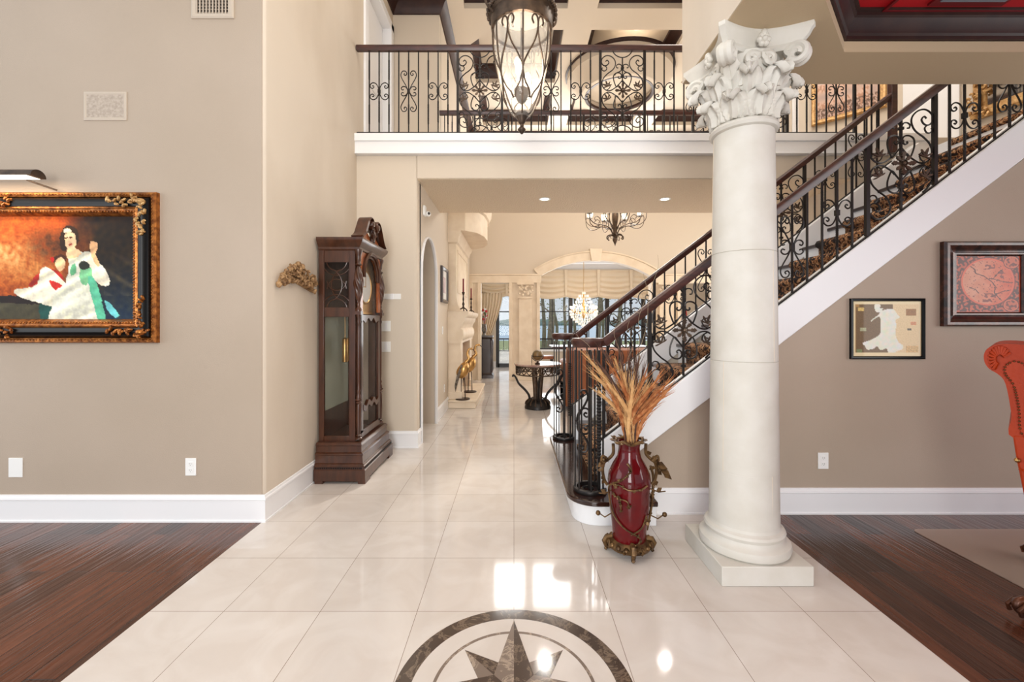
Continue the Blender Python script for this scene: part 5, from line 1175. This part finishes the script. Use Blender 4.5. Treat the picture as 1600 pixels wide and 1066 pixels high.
# ------------------------------------------------------------------ drapery
def valance(x0, x1, z0, z1, y, label, nsw, grp):
    t = thing('valance', label, 'valance', ((x0 + x1) / 2, y, z0), grp)
    mb = MB(); nx, nz_ = nsw * 12, 66; Ls = []
    for j in range(nz_ + 1):
        v = j / nz_; l = []
        for i in range(nx + 1):
            u = i / nx; ph = (u * nsw) % 1.0; dip = .09 * sin(pi * ph); zz = z1 - (z1 - z0 - .07) * v - dip * (1 if v > .02 else 0) * min(1, v * 2) * .75
            amp = (.045 * (sin(pi * ph) ** .5 if 0 < ph < 1 else 0) * (.4 + .6 * v)) if v < .8 else .012
            l.append((x0 + (x1 - x0) * u, y - .05 - amp * (1 + cos(2 * pi * v * 5.5)), zz))
        Ls.append(l)
    mb.loops(Ls, ring=False); mb.build('swags', 'cream_cloth', t, smooth=1.5, solid=.01)
    MB().box(x0 - .02, x1 + .02, y - .09, y, z1 - .01, z1 + .03).build('headboard', 'hallwall', t)
    for k in range(nsw + 1):
        X = x0 + (x1 - x0) * k / nsw; MB().loops([[(X - .05, y - .12, z1), (X + .05, y - .12, z1), (X + .05, y - .08, z1), (X - .05, y - .08, z1)], [(X - .025, y - .12, z0 + .1), (X + .025, y - .12, z0 + .1), (X + .025, y - .08, z0 + .1), (X - .025, y - .08, z0 + .1)]]).build('tail', 'cream_cloth', t)
valance(.60, 4.62, 2.12, 3.02, 13.28, 'wide champagne swagged valance over the dining room window, seen through the arch', 4, None)
valance(-1.02, .58, 2.14, 2.80, 13.20, 'champagne swagged valance over the glass terrace door', 2, None)
dr = thing('curtain', 'long champagne curtain panel tied back beside the terrace door', 'curtain', (-.75, 13.1, 0)); Ls = []
for j in range(31):
    z = 2.3 - 2.28 * j / 30; xr = -.42 - .52 * (sin(pi / 2 * min(1, (2.3 - z) / 1.35)) ** 1.7) if z > .95 else -.94 + .06 * (1 - z / .95)
    xr = -.34 - .42 * min(1, (2.3 - z) / 1.4) ** 1.5 if z > .9 else -.76 + .05 * (.9 - z); xl = -1.08 if z > 2 else -1.08 + 0 * z
    Ls.append([(xl + (xr - xl) * i / 60, 13.08 - .035 * cos(2 * pi * 8 * i / 60) * (1 if abs(z - .9) > .1 else .6), z) for i in range(61)])
MB().loops(Ls, ring=False).build('panel', 'cream_cloth', dr, smooth=1.5, solid=.008); MB().tube([(-1.09, 13.03, .98), (-.9, 13.0, .88), (-.74, 13.03, .92)], .018, 6).build('tieback', 'cream_cloth', dr)
# ------------------------------------------------------------------ dining furniture
dt = thing('dining_table', 'dark dining table seen through the arch below the window', 'table', (2.2, 11.6, 0))
MB().box(1.0, 3.6, 11.1, 12.1, .72, .77).build('tabletop', 'rail', dt, bevel=.01)
for x in (1.6, 3.0): MB().lathe([(.001, 0), (.28, 0), (.28, .04), (.10, .10), (.07, .3), (.11, .45), (.06, .6), (.14, .72), (.001, .72)], 20, (x, 11.6, 0)).build('pedestal', 'rail', dt)
def dchair(loc, rz, label):
    t = thing('dining_chair', label, 'chair', loc, 'dining chairs'); t.rotation_euler = (0, 0, rz)
    def bd_(mb, n, m='cabinet', **k): return mb.build(n, m, t, world=False, **k)
    bd_(MB().box(-.24, .24, -.22, .24, .42, .50), 'seat', 'brownleather', bevel=.02)
    for x in (-.21, .21):
        bd_(MB().tube([(x, .2, .42), (x, .21, 0)], [.025, .016], 6), 'leg'); bd_(MB().tube([(x, -.2, .44), (x * 1.05, -.26, 0)], [.025, .018], 6), 'leg'); bd_(MB().tube([(x, -.2, .44), (x, -.24, .8), (x * .95, -.29, 1.12)], .022, 6), 'back_post')
    bd_(MB().tube(cr([(-.2, -.29, 1.10), (-.1, -.30, 1.14), (0, -.30, 1.19), (.1, -.30, 1.14), (.2, -.29, 1.10)], 4), .026, 6), 'crest')
    bd_(MB().prism([(-.06, .5), (.06, .5), (.04, .7), (.09, .85), (.05, 1.1), (-.05, 1.1), (-.09, .85), (-.04, .7)], -.275, -.255), 'splat')
dchair((.82, 11.6, 0), radians(-90), 'dark carved dining chair at the left end of the dining table')
dchair((1.6, 10.95, 0), 0, 'dark carved dining chair on the near side of the dining table'); dchair((2.6, 10.95, 0), 0, 'second dark carved dining chair on the near side of the dining table')
# crystal chandelier
CXc, CYc = 1.925, 11.8
ch = thing('crystal_chandelier', 'lit crystal chandelier hanging in the dining room, seen through the arch', 'chandelier', (CXc, CYc, 3.2))
MB().tube([(CXc, CYc, 2.2), (CXc, CYc, 3.2)], .008, 6).build('chain', 'brass', ch); MB().lathe([(.06, 3.2), (.05, 3.16), (.01, 3.13)], 14, (CXc, CYc, 0)).build('canopy', 'brass', ch)
MB().lathe([(.02, 1.5), (.05, 1.6), (.02, 1.7), (.06, 1.85), (.02, 2.0), (.04, 2.1), (.01, 2.25)], 12, (CXc, CYc, 0)).build('stem', 'brass', ch)
rr = random.Random(9); cry = MB()
for z, r, n in ((2.22, .04, 6), (2.14, .13, 12), (2.06, .18, 14), (1.97, .22, 18), (1.88, .28, 22), (1.79, .34, 28), (1.71, .38, 32), (1.63, .37, 32), (1.56, .34, 30), (1.49, .29, 26), (1.43, .22, 20), (1.37, .14, 12), (1.32, .05, 5)):
    for k in range(n):
        a = 2 * pi * (k + .5 * rr.random()) / n; x, y = CXc + r * cos(a), CYc + r * sin(a); q = rr.uniform(.8, 1.2)
        cry.lathe([(.001, z - .045 * q), (.014 * q, z - .02), (.011, z + .01), (.001, z + .03)], 5, (x, y, 0))
o = cry.build('crystal_drops', 'crystal', ch, smooth=0); o['kind'] = 'stuff'
for k in range(10):
    a = 2 * pi * k / 10; x, y = CXc + .36 * cos(a), CYc + .36 * sin(a)
    MB().tube(cr([(CXc, CYc, 1.72), (CXc + .18 * cos(a), CYc + .18 * sin(a), 1.64), (x, y, 1.76)], 4), .009, 5).build('arm', 'brass', ch)
    MB().sph((x, y, 1.82), .020, 7, sz=1.7).build('bulb', 'bulb', ch)
point('crystal_lamp', (CXc, CYc, 1.9), 12, (1, .86, .68), .2)
# iron chandelier
CXi, CYi = 1.94, 8.2
ch = thing('iron_chandelier', 'dark iron chandelier with scrolled arms and glowing glass cups, hanging before the arch', 'chandelier', (CXi, CYi, 6.0))
MB().tube([(CXi, CYi, 3.3), (CXi, CYi, 5.75)], .010, 6).build('chain', 'bronze', ch)
MB().lathe([(.001, 2.86), (.012, 2.90), (.045, 2.97), (.05, 3.0), (.03, 3.04), (.035, 3.07), (.055, 3.1), (.03, 3.16), (.04, 3.3), (.06, 3.4), (.03, 3.5), (.04, 3.8), (.015, 3.9)], 16, (CXi, CYi, 0)).build('stem', 'bronze', ch)
lf = MB()
for k in range(8):
    a = k * pi / 4; lf.tube(cr([(CXi + r * cos(a), CYi + r * sin(a), z) for r, z in ((.03, 3.06), (.09, 3.08), (.15, 3.05), (.15, 3.0), (.12, 3.0))], 4), [.014] * 14 + [.010, .008, .005], 5, flat=.5)
lf.build('leaf_cluster', 'bronze', ch)
for k in range(8):
    a = k * pi / 4 + .2; c_, s_ = cos(a), sin(a); f = lambda P: cr([(CXi + r * c_, CYi + r * s_, z) for r, z in P], 5)
    MB().tube(f([(.04, 3.08), (.10, 3.20), (.24, 3.26), (.40, 3.28), (.50, 3.36), (.52, 3.46)]), .011, 6).build('arm', 'bronze', ch)
    MB().tube(f([(.30, 3.26), (.46, 3.22), (.58, 3.30), (.60, 3.45), (.56, 3.50)]), .007, 5).tube(f([(.34, 3.28), (.30, 3.36), (.36, 3.42), (.42, 3.38), (.39, 3.34)]), .007, 5).tube(f([(.05, 3.2), (.12, 3.4), (.10, 3.6), (.2, 3.75)]), .009, 5).build('arm_scroll', 'bronze', ch)
    MB().lathe([(.001, 3.455), (.05, 3.46), (.055, 3.47), (.02, 3.475)], 12, (CXi + .52 * c_, CYi + .52 * s_, 0)).build('drip_pan', 'bronze', ch)
    MB().lathe([(.02, 3.47), (.045, 3.48), (.058, 3.53), (.06, 3.59), (.055, 3.59), (.05, 3.53), (.03, 3.49)], 14, (CXi + .52 * c_, CYi + .52 * s_, 0)).build('glass_cup', 'frost', ch)
point('iron_chandelier_lamp', (CXi, CYi, 3.75), 90, (1, .9, .76), .25)
# ------------------------------------------------------------------ foyer lantern
LX, LY = .055, 3.0
ln = thing('hanging_lantern', 'large lit iron and glass teardrop lantern hanging in front of the balcony', 'lantern', (LX, LY, 6.2))
MB().lathe([(.195, 3.44), (.212, 3.445), (.216, 3.47), (.216, 3.535), (.228, 3.55), (.225, 3.565), (.205, 3.58), (.195, 3.58)], 48, (LX, LY, 0)).build('rim_band', 'bronze', ln)
mb = MB()
for k in range(34): a = 2 * pi * k / 34; mb.sph((LX + .236 * cos(a), LY + .236 * sin(a), 3.562), .017, 7)
mb.build('rim_beading', 'bronze', ln)
MB().lathe([(.200, 3.46), (.196, 3.35), (.184, 3.22), (.158, 3.08), (.120, 2.96), (.075, 2.87), (.045, 2.84)], 40, (LX, LY, 0), ).loops([[(LX, LY, 9)] * 3] * 2 if 0 else [[(LX, LY, 2.85)] * 3, [(LX, LY, 2.851)] * 3]).build('glass_bowl', 'lanternglass', ln, smooth=1)
MB().lathe([(.001, 2.72), (.008, 2.725), (.026, 2.745), (.028, 2.755), (.012, 2.775), (.012, 2.79), (.022, 2.80), (.026, 2.815), (.045, 2.845), (.05, 2.86), (.045, 2.868), (.001, 2.865)], 20, (LX, LY, 0)).build('finial', 'bronze', ln)
for k in range(6):
    a = 2 * pi * k / 6 + .55; c_, s_ = cos(a), sin(a)
    P = [(.203, 3.46), (.200, 3.35), (.188, 3.22), (.162, 3.08), (.124, 2.96), (.078, 2.87), (.05, 2.85)]
    MB().tube(cr([(LX + r * c_, LY + r * s_, z) for r, z in P], 4), .0055, 6).build('rib', 'bronze', ln)
def on_bowl(z): 
    P = [(2.84, .05), (2.87, .078), (2.96, .123), (3.08, .162), (3.22, .189), (3.35, .201), (3.46, .205)]
    for (z0, r0), (z1, r1) in zip(P, P[1:]):
        if z <= z1: return r0 + (r1 - r0) * (z - z0) / (z1 - z0)
    return .205
for k in range(8):
    a0 = 2 * pi * (k + .5) / 6 + .55; mb = MB()
    for s in (-1, 1) if k < 6 else ():
        C = [(.16, 3.37), (.22, 3.40), (.16, 3.43), (.04, 3.42), (.0, 3.36), (.10, 3.27), (.34, 3.18), (.52, 3.10), (.40, 3.02), (.16, 2.97), (.05, 2.93)]
        mb.tube(cr([(LX + on_bowl(z) * cos(a0 + s * t), LY + on_bowl(z) * sin(a0 + s * t), z) for t, z in C], 4), .006, 5)
    mb.build('scroll_tracery', 'bronze', ln) if mb.v else None
mb = MB()
for k in range(4):
    a = 2 * pi * k / 4 + .4; c_, s_ = cos(a), sin(a)
    mb.tube(cr([(LX + r * c_, LY + r * s_, z) for r, z in ((.215, 3.52), (.26, 3.56), (.275, 3.62), (.25, 3.67), (.235, 3.64), (.245, 3.62))], 4), .008, 6)
    mb.tube(cr([(LX + r * c_, LY + r * s_, z) for r, z in ((.16, 3.58), (.17, 3.7), (.10, 3.85), (.03, 4.0))], 4), .009, 6)
mb.build('crown_scrolls', 'bronze', ln)
MB().tube([(LX, LY, 3.0), (LX, LY, 3.98)], .008, 6).tube([(LX, LY, 3.98), (LX, LY, 6.2)], .007, 6).build('stem', 'bronze', ln)
MB().lathe([(.001, 2.93), (.03, 2.95), (.05, 3.0), (.055, 3.03), (.02, 3.04), (.001, 3.04)], 16, (LX, LY, 0)).build('candle_hub', 'bronze', ln)
for k, z in ((0, 3.10), (1, 3.22), (2, 3.16)):
    a = 2 * pi * k / 3 + .3; x, y = LX + .045 * cos(a), LY + .045 * sin(a)
    MB().tube([(LX, LY, 3.03), (x, y, z - .05)], .006, 5).lathe([(.001, z - .05), (.012, z - .05), (.011, z - .01), (.001, z - .01)], 10, (x, y, 0)).build('candle_sleeve', 'plate', ln)
    MB().sph((x, y, z + .025), .019, 9, sz=1.9).build('bulb', 'bulb', ln)
point('lantern_lamp', (LX, LY, 3.16), 22, (1, .88, .72), .06)
# ------------------------------------------------------------------ downlights
def downlight(x, y, z, label, grp, r=.06):
    t = thing('recessed_downlight', label, 'ceiling light', (x, y, z), grp)
    MB().lathe([(r * .85, z - .004), (r * 1.25, z - .006), (r * 1.25, z + .0), (r * .85, z)], 24, (x, y, 0)).build('trim_ring', 'plate', t); MB().lathe([(.001, z - .003), (r * .85, z - .003), (r * .85, z), (.001, z)], 24, (x, y, 0)).build('lamp', 'downlight', t)
    area('downlight_lamp', (x, y, z - .012), (0, 0, 0), .1, .1, 7, WARM, 140)
downlight(.40, 5.55, 3.003, 'recessed downlight in the passage soffit, left of the two', None)
downlight(1.96, 5.55, 3.003, 'recessed downlight in the passage soffit, right of the two', None)
downlight(2.05, 6.95 + .1, 6.3, 'recessed downlight in the great room coffer above the drum', None, .09)
# ------------------------------------------------------------------ side table with globe
TX, TY = .39, 7.0
tb = thing('side_table', 'round dark iron pedestal table with marble top in the great room', 'table', (TX, TY, 0))
MB().lathe([(.001, .70), (.37, .70), (.385, .71), (.385, .725), (.375, .735), (.001, .735)], 48, (TX, TY, 0)).build('tabletop', 'tabletop', tb)
mb = MB().tube([(TX + .36 * cos(t), TY + .36 * sin(t), .695) for t in [2 * pi * i / 40 for i in range(40)]], .010, 6, closed=True).tube([(TX + .35 * cos(t), TY + .35 * sin(t), .56) for t in [2 * pi * i / 40 for i in range(40)]], .010, 6, closed=True)
for k in range(22):
    a = 2 * pi * k / 22
    for s in (-1, 1): mb.tube(cr([(TX + .356 * cos(a + s * u), TY + .356 * sin(a + s * u), z) for u, z in ((0, .575), (.10, .60), (.12, .65), (.05, .68), (.03, .64), (.07, .625))], 3), .008, 5)
mb.build('pierced_apron', 'bronze', tb)
MB().lathe([(.001, 0), (.215, 0), (.215, .03), (.205, .05), (.19, .09), (.13, .14), (.05, .16), (.001, .16)], 36, (TX, TY, 0)).build('base', 'iron', tb)
mb = MB()
for k in range(14): a = 2 * pi * k / 14; mb.tube(cr([(TX + r * cos(a), TY + r * sin(a), z) for r, z in ((.20, .06), (.19, .11), (.13, .155), (.11, .13), (.14, .11))], 4), .012, 5)
mb.build('base_scrollwork', 'bronze', tb)
for k in range(4): a = pi / 4 + k * pi / 2; MB().tube(cr([(TX + r * cos(a), TY + r * sin(a), z) for r, z in ((.05, .14), (.06, .35), (.085, .56), (.07, .70))], 4), .035, 8, flat=.6).build('pedestal_post', 'bronze', tb, smooth=1)
for k in range(4):
    a = radians(0 + 90 * k); MB().tube(cr([(TX + r * cos(a), TY + r * sin(a), z) for r, z in ((.13, .14), (.15, .22), (.22, .31), (.31, .40), (.36, .50), (.40, .54), (.41, .51))], 4), [.020] * 12 + [.018, .018, .017, .017] + [.015] * 9, 8).build('scroll_arm', 'iron', tb, smooth=1)
gl = thing('desk_globe', 'small antique globe in a bronze cradle on the round iron table', 'globe', (.38, 6.85, .735))
MB().sph((.38, 6.85, .875), .085, 20).build('sphere', 'globe', gl, smooth=2)
mb = MB().tube([(.38 + .095 * cos(radians(a)), 6.85, .875 + .0 + .095 * sin(radians(a))) for a in range(180, 361, 15)], .006, 6).tube([(.38 + .094 * cos(t), 6.85 + .094 * sin(t), .86) for t in [2 * pi * i / 24 for i in range(24)]], .005, 5, closed=True).tube([(.285, 6.85, .875), (.285, 6.85, .74)], .006, 5)
mb.build('cradle', 'candlebronze', gl); MB().lathe([(.001, .735), (.05, .735), (.04, .75), (.01, .765), (.01, .78)], 16, (.38, 6.85, 0)).build('foot', 'candlebronze', gl)
# ------------------------------------------------------------------ leather sofa
sf = thing('leather_sofa', 'cognac brown leather sofa with rolled arms behind the staircase', 'sofa', (1.7, 7.1, 0))
MB().box(.82, 2.9, 6.75, 7.6, .06, .42).build('base', 'brownleather', sf, bevel=.03)
bk = [(6.74, .30), (6.74, .80), (6.70, .88), (6.71, .96), (6.78, 1.0), (6.87, .98), (6.91, .90), (6.96, .42), (6.96, .30)]
MB().prism(bk, .84, 2.88, 'x').build('backrest', 'brownleather', sf, smooth=.9)
for x in (.80, 2.72): MB().box(x + .02, x + .18, 6.78, 7.62, .08, .62).lathe([(.001, 6.78), (.105, 6.79), (.11, 6.82), (.11, 7.60), (.1, 7.64), (.001, 7.65)], 20, (x + .09, 0, .66), axis='y').build('arm', 'brownleather', sf, smooth=.7)
for x in (1.0, 1.87): MB().box(x, x + .85, 6.97, 7.62, .42, .55).build('seat_cushion', 'brownleather', sf, bevel=.04)
# red object and window seen past the right pier
o = MB().lathe([(.001, .0), (.10, .0), (.10, .02), (.03, .04), (.03, 1.0), (.07, 1.05), (.06, 1.15), (.075, 1.35), (.05, 1.7), (.02, 1.85), (.001, 1.86)], 16, (4.35, 10.9, 0)).build('red_floor_lamp', 'redobj', smooth=.8); tag(o, 'tall slim red enamel ornament standing beyond the right pier of the arch', 'ornament')
# ------------------------------------------------------------------ armchair at the right edge, and mat
ac = thing('leather_armchair', 'burnt orange leather desk armchair with rolled back and carved feet at the right edge', 'armchair', (2.35, 2.10, 0))
PV = Vector((2.35, 2.10)); AR = radians(-50); ya, yb_ = 2.10, 2.74
fx = lambda pts, k=.62: [(2.35 + (x - 2.35) * k, z) for x, z in pts]
inv = Matrix.Translation((PV.x, PV.y, 0)) @ Matrix.Rotation(-AR, 4, 'Z') @ Matrix.Translation((-PV.x, -PV.y, 0))
bp = fx([(2.335, 1.17), (2.31, 1.20), (2.305, 1.24), (2.33, 1.275), (2.40, 1.295), (2.55, 1.29), (2.75, 1.25), (2.84, 1.20), (2.90, 1.08), (2.92, .84), (2.47, .84), (2.45, .95), (2.43, 1.06), (2.41, 1.12), (2.375, 1.15)])
MB().prism([(p.x, p.y) for p in cr([(a, b, 0) for a, b in bp], 4, True)], ya + .0, yb_, 'y').build('backrest', 'leather', ac, smooth=.9)
for y, s in ((ya, -1), (yb_, 1)):
    mb = MB()
    for k in range(13):
        a = radians(30 + k * 17); c0 = (2.375, 1.222); mb.tube([(c0[0] + .012 * cos(a), y + s * .012, c0[1] + .022 * sin(a)), (c0[0] + .034 * cos(a), y + s * .004, c0[1] + .060 * sin(a)), (c0[0] + .038 * cos(a), y - s * .02, c0[1] + .068 * sin(a))], [.006, .008, .004], 5)
    mb.build('gathered_pleats', 'leather', ac, smooth=1)
    q = [(p.x, p.y) for p in cr([(a, b, 0) for a, b in fx([(2.42, 1.19), (2.47, 1.215), (2.53, 1.18), (2.56, 1.05), (2.585, .875), (2.50, .875), (2.485, 1.0), (2.46, 1.10), (2.42, 1.15)])], 4, True)]
    MB().prism(q, y, y + s * .012, 'y').build('side_panel', 'leather', ac, smooth=.9)
    nb = MB(); pts = cr([(a, 0, b) for a, b in q], 2, True); acc = 0
    for i in range(len(pts)):
        acc += (pts[i] - pts[i - 1]).length
        if acc > .011: acc = 0; nb.sph((pts[i].x, y + s * .013, pts[i].z), .0048, 6)
    nb.build('nailheads', 'nail', ac, smooth=1)
st_ = fx([(2.455, .86), (2.475, .74), (2.485, .70), (2.52, .54), (2.75, .47), (3.25, .48), (3.37, .70), (3.37, .80), (2.75, .86)])
MB().prism(st_, ya - .004, yb_ + .004, 'y').build('seat', 'leather', ac, bevel=.008, smooth=.7)
MB().tube([(x, ya - .008, z) for x, z in fx([(2.485, .705), (2.6, .675), (2.8, .665), (3.35, .66)])], .005, 5).build('piping', 'leather', ac)
for y in (ya + .02, yb_ - .10): MB().prism(fx([(2.82, .86), (2.90, 1.02), (3.3, 1.02), (3.36, .95), (3.3, .86)]), y, y + .08, 'y').build('arm', 'leather', ac, bevel=.02)
MB().sph((2.43, ya - .012, .745), .012, 8).build('brass_boss', 'brass', ac)
HX, HY = 2.98, 1.93
MB().lathe([(.001, .22), (.06, .22), (.055, .30), (.04, .34), (.04, .46), (.12, .50), (.001, .5)], 20, (HX, HY, 0)).xf(inv).build('swivel_column', 'carved', ac)
for k in range(4):
    a = radians(172 + 90 * k); c_, s_ = cos(a), sin(a); O = Vector((HX, HY, 0)); f = lambda P: cr([O + Vector((r * c_, r * s_, z)) for r, z in P], 5)
    lg = MB().tube(f([(.03, .28), (.15, .31), (.33, .31), (.46, .275), (.50, .19), (.50, .12), (.52, .075), (.55, .06)]), [.035] * 6 + [.036] * 6 + [.038, .038, .038, .036, .034, .032] + [.030] * 6 + [.026, .024] + [.022] * 6 + [.024] * 4, 9)
    lg.tube(f([(.53, .08), (.58, .095), (.615, .075), (.605, .045), (.58, .05)]), .018, 8).tube(f([(.40, .31), (.46, .335), (.50, .30), (.49, .26), (.42, .27)]), .014, 6).sph(O + Vector((.56 * c_, .56 * s_, .030)), .030, 10)
    for s in (-1, 1): lg.tube([O + Vector((r * c_ - s * .028 * s_, r * s_ + s * .028 * c_, z)) for r, z in ((.55, .07), (.60, .085), (.63, .055), (.62, .03))], .010, 6)
    lg.xf(inv); lg.build('leg', 'carved', ac, smooth=1)
ac.rotation_euler = (0, 0, AR)
o = MB().prism(arc(2.72, 2.846, .04, 180, 90, 6) + [(4.3, 2.886), (4.3, 1.5), (2.68, 1.5)], .001, .005, 'z').build('chair_mat', 'mat'); tag(o, 'clear vinyl chair mat lying on the dark wood floor by the armchair', 'mat')
g = thing('ceiling_vent', 'steel air vent set in the red office ceiling', 'vent', (2.55, 2.25, 3.2))
MB().frame(0, 1, 0, 1, [(0, 0), (.05, 0), (.05, .012), (0, .012)]).xf(Matrix(((.42, 0, 0, 2.33), (0, 0, -.30, 2.43), (0, 1, 0, 3.2), (0, 0, 0, 1)))) .build('surround', 'red', g) if 0 else MB().box(2.34, 2.76, 2.05, 2.42, 3.19, 3.203).build('surround', 'redline', g)
mb = MB()
for i in range(9): mb.box(2.37, 2.73, 2.09 + i * .034, 2.105 + i * .034, 3.182, 3.19)
mb.build('louvres', 'ventblue', g)
# ------------------------------------------------------------------ outdoors
o = MB().box(-30, 40, 13.55, 22, -.12, -.02).build('terrace', 'deck'); o['kind'] = 'structure'; o.name = 'floor'
o = MB().box(-80, 90, 22, 40, -.8, -.3).build('lawn', 'lawn'); tag(o, 'grassy bank between terrace and lake', 'grass', kind='stuff')
o = MB().box(-400, 420, 40, 420, -2.2, -1.4).build('lake', 'water'); tag(o, 'pale blue lake beyond the terrace, seen through the windows', 'lake', kind='stuff')
rr = random.Random(12); mb = MB()
for i in range(160): x = -300 + i * 4 + rr.uniform(-2, 2); mb.sph((x, 400 + rr.uniform(-8, 8), 0), rr.uniform(2.5, 5.5), 6)
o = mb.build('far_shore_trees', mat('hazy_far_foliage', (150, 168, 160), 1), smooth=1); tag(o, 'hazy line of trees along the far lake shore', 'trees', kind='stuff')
def tree(x, y, h, r, label, seed):
    q = random.Random(seed); t = thing('waterside_tree', label, 'tree', (x, y, -.3), 'waterside trees')
    P = [(x + q.uniform(-.1, .1) * i, y, -.3 + h * i / 5) for i in range(6)]; mb = MB().tube(cr(P, 3), [r * (1.3 - .9 * i / 15) for i in range(16)], 8)
    for k in range(12):
        z = q.uniform(1.2, h); a = q.uniform(0, 6.3); L = q.uniform(.6, 1.8); mb.tube(cr([(x, y, z), (x + L * .5 * cos(a), y + L * .5 * sin(a), z + .35), (x + L * cos(a), y + L * sin(a), z + q.uniform(-.1, .7))], 3), [.035 * (1 - i / 8) + .006 for i in range(7)], 4)
    mb.build('trunk', 'bark', t, smooth=1); lf = MB()
    for k in range(170):
        z = q.uniform(1.0, h + .5); a = q.uniform(0, 6.3); R_ = q.uniform(.1, 1.8); c_ = Vector((x + R_ * cos(a), y + R_ * sin(a), z)); d = Vector((q.uniform(-1, 1), q.uniform(-1, 1), q.uniform(-1, .4))).normalized() * q.uniform(.05, .13); e_ = d.cross(Vector((.3, .5, .7))).normalized() * .04
        lf.poly([c_, c_ + d * .5 + e_, c_ + d, c_ + d * .5 - e_])
    lf.build('foliage', 'foliage', t, smooth=0)
for i, (px, y, r, lb) in enumerate(((849, 24, .16, 'slim lakeside tree nearest the stone pier, seen through the arch window'), (859, 21, .24, 'thick lakeside trunk left of the crystal chandelier'), (868, 26, .14, 'thin lakeside trunk close beside the thick one'), (883, 23, .12, 'slender pale lakeside tree left of the window post'), (900, 27, .14, 'lakeside tree partly behind the crystal chandelier'), (934, 24, .2, 'lakeside trunk right of the crystal chandelier'), (941, 29, .14, 'thin lakeside tree further right of the chandelier'), (968, 25, .2, 'lakeside tree furthest right through the arch window'))):
    tree((px - 803) * y / 668, y, 7, r * .6, lb, i)
fn = thing('terrace_fence', 'dark metal railing around the terrace by the lake', 'fence', (0, 20, -.02))
MB().box(-6, 9, 19.98, 20.02, .60, .66).box(-6, 9, 19.98, 20.02, .05, .09).build('rails', 'door', fn)
mb = MB()
for i in range(60): mb.box(-6 + i * .25, -5.975 + i * .25, 19.99, 20.01, .05, .62)
mb.build('pickets', 'door', fn)
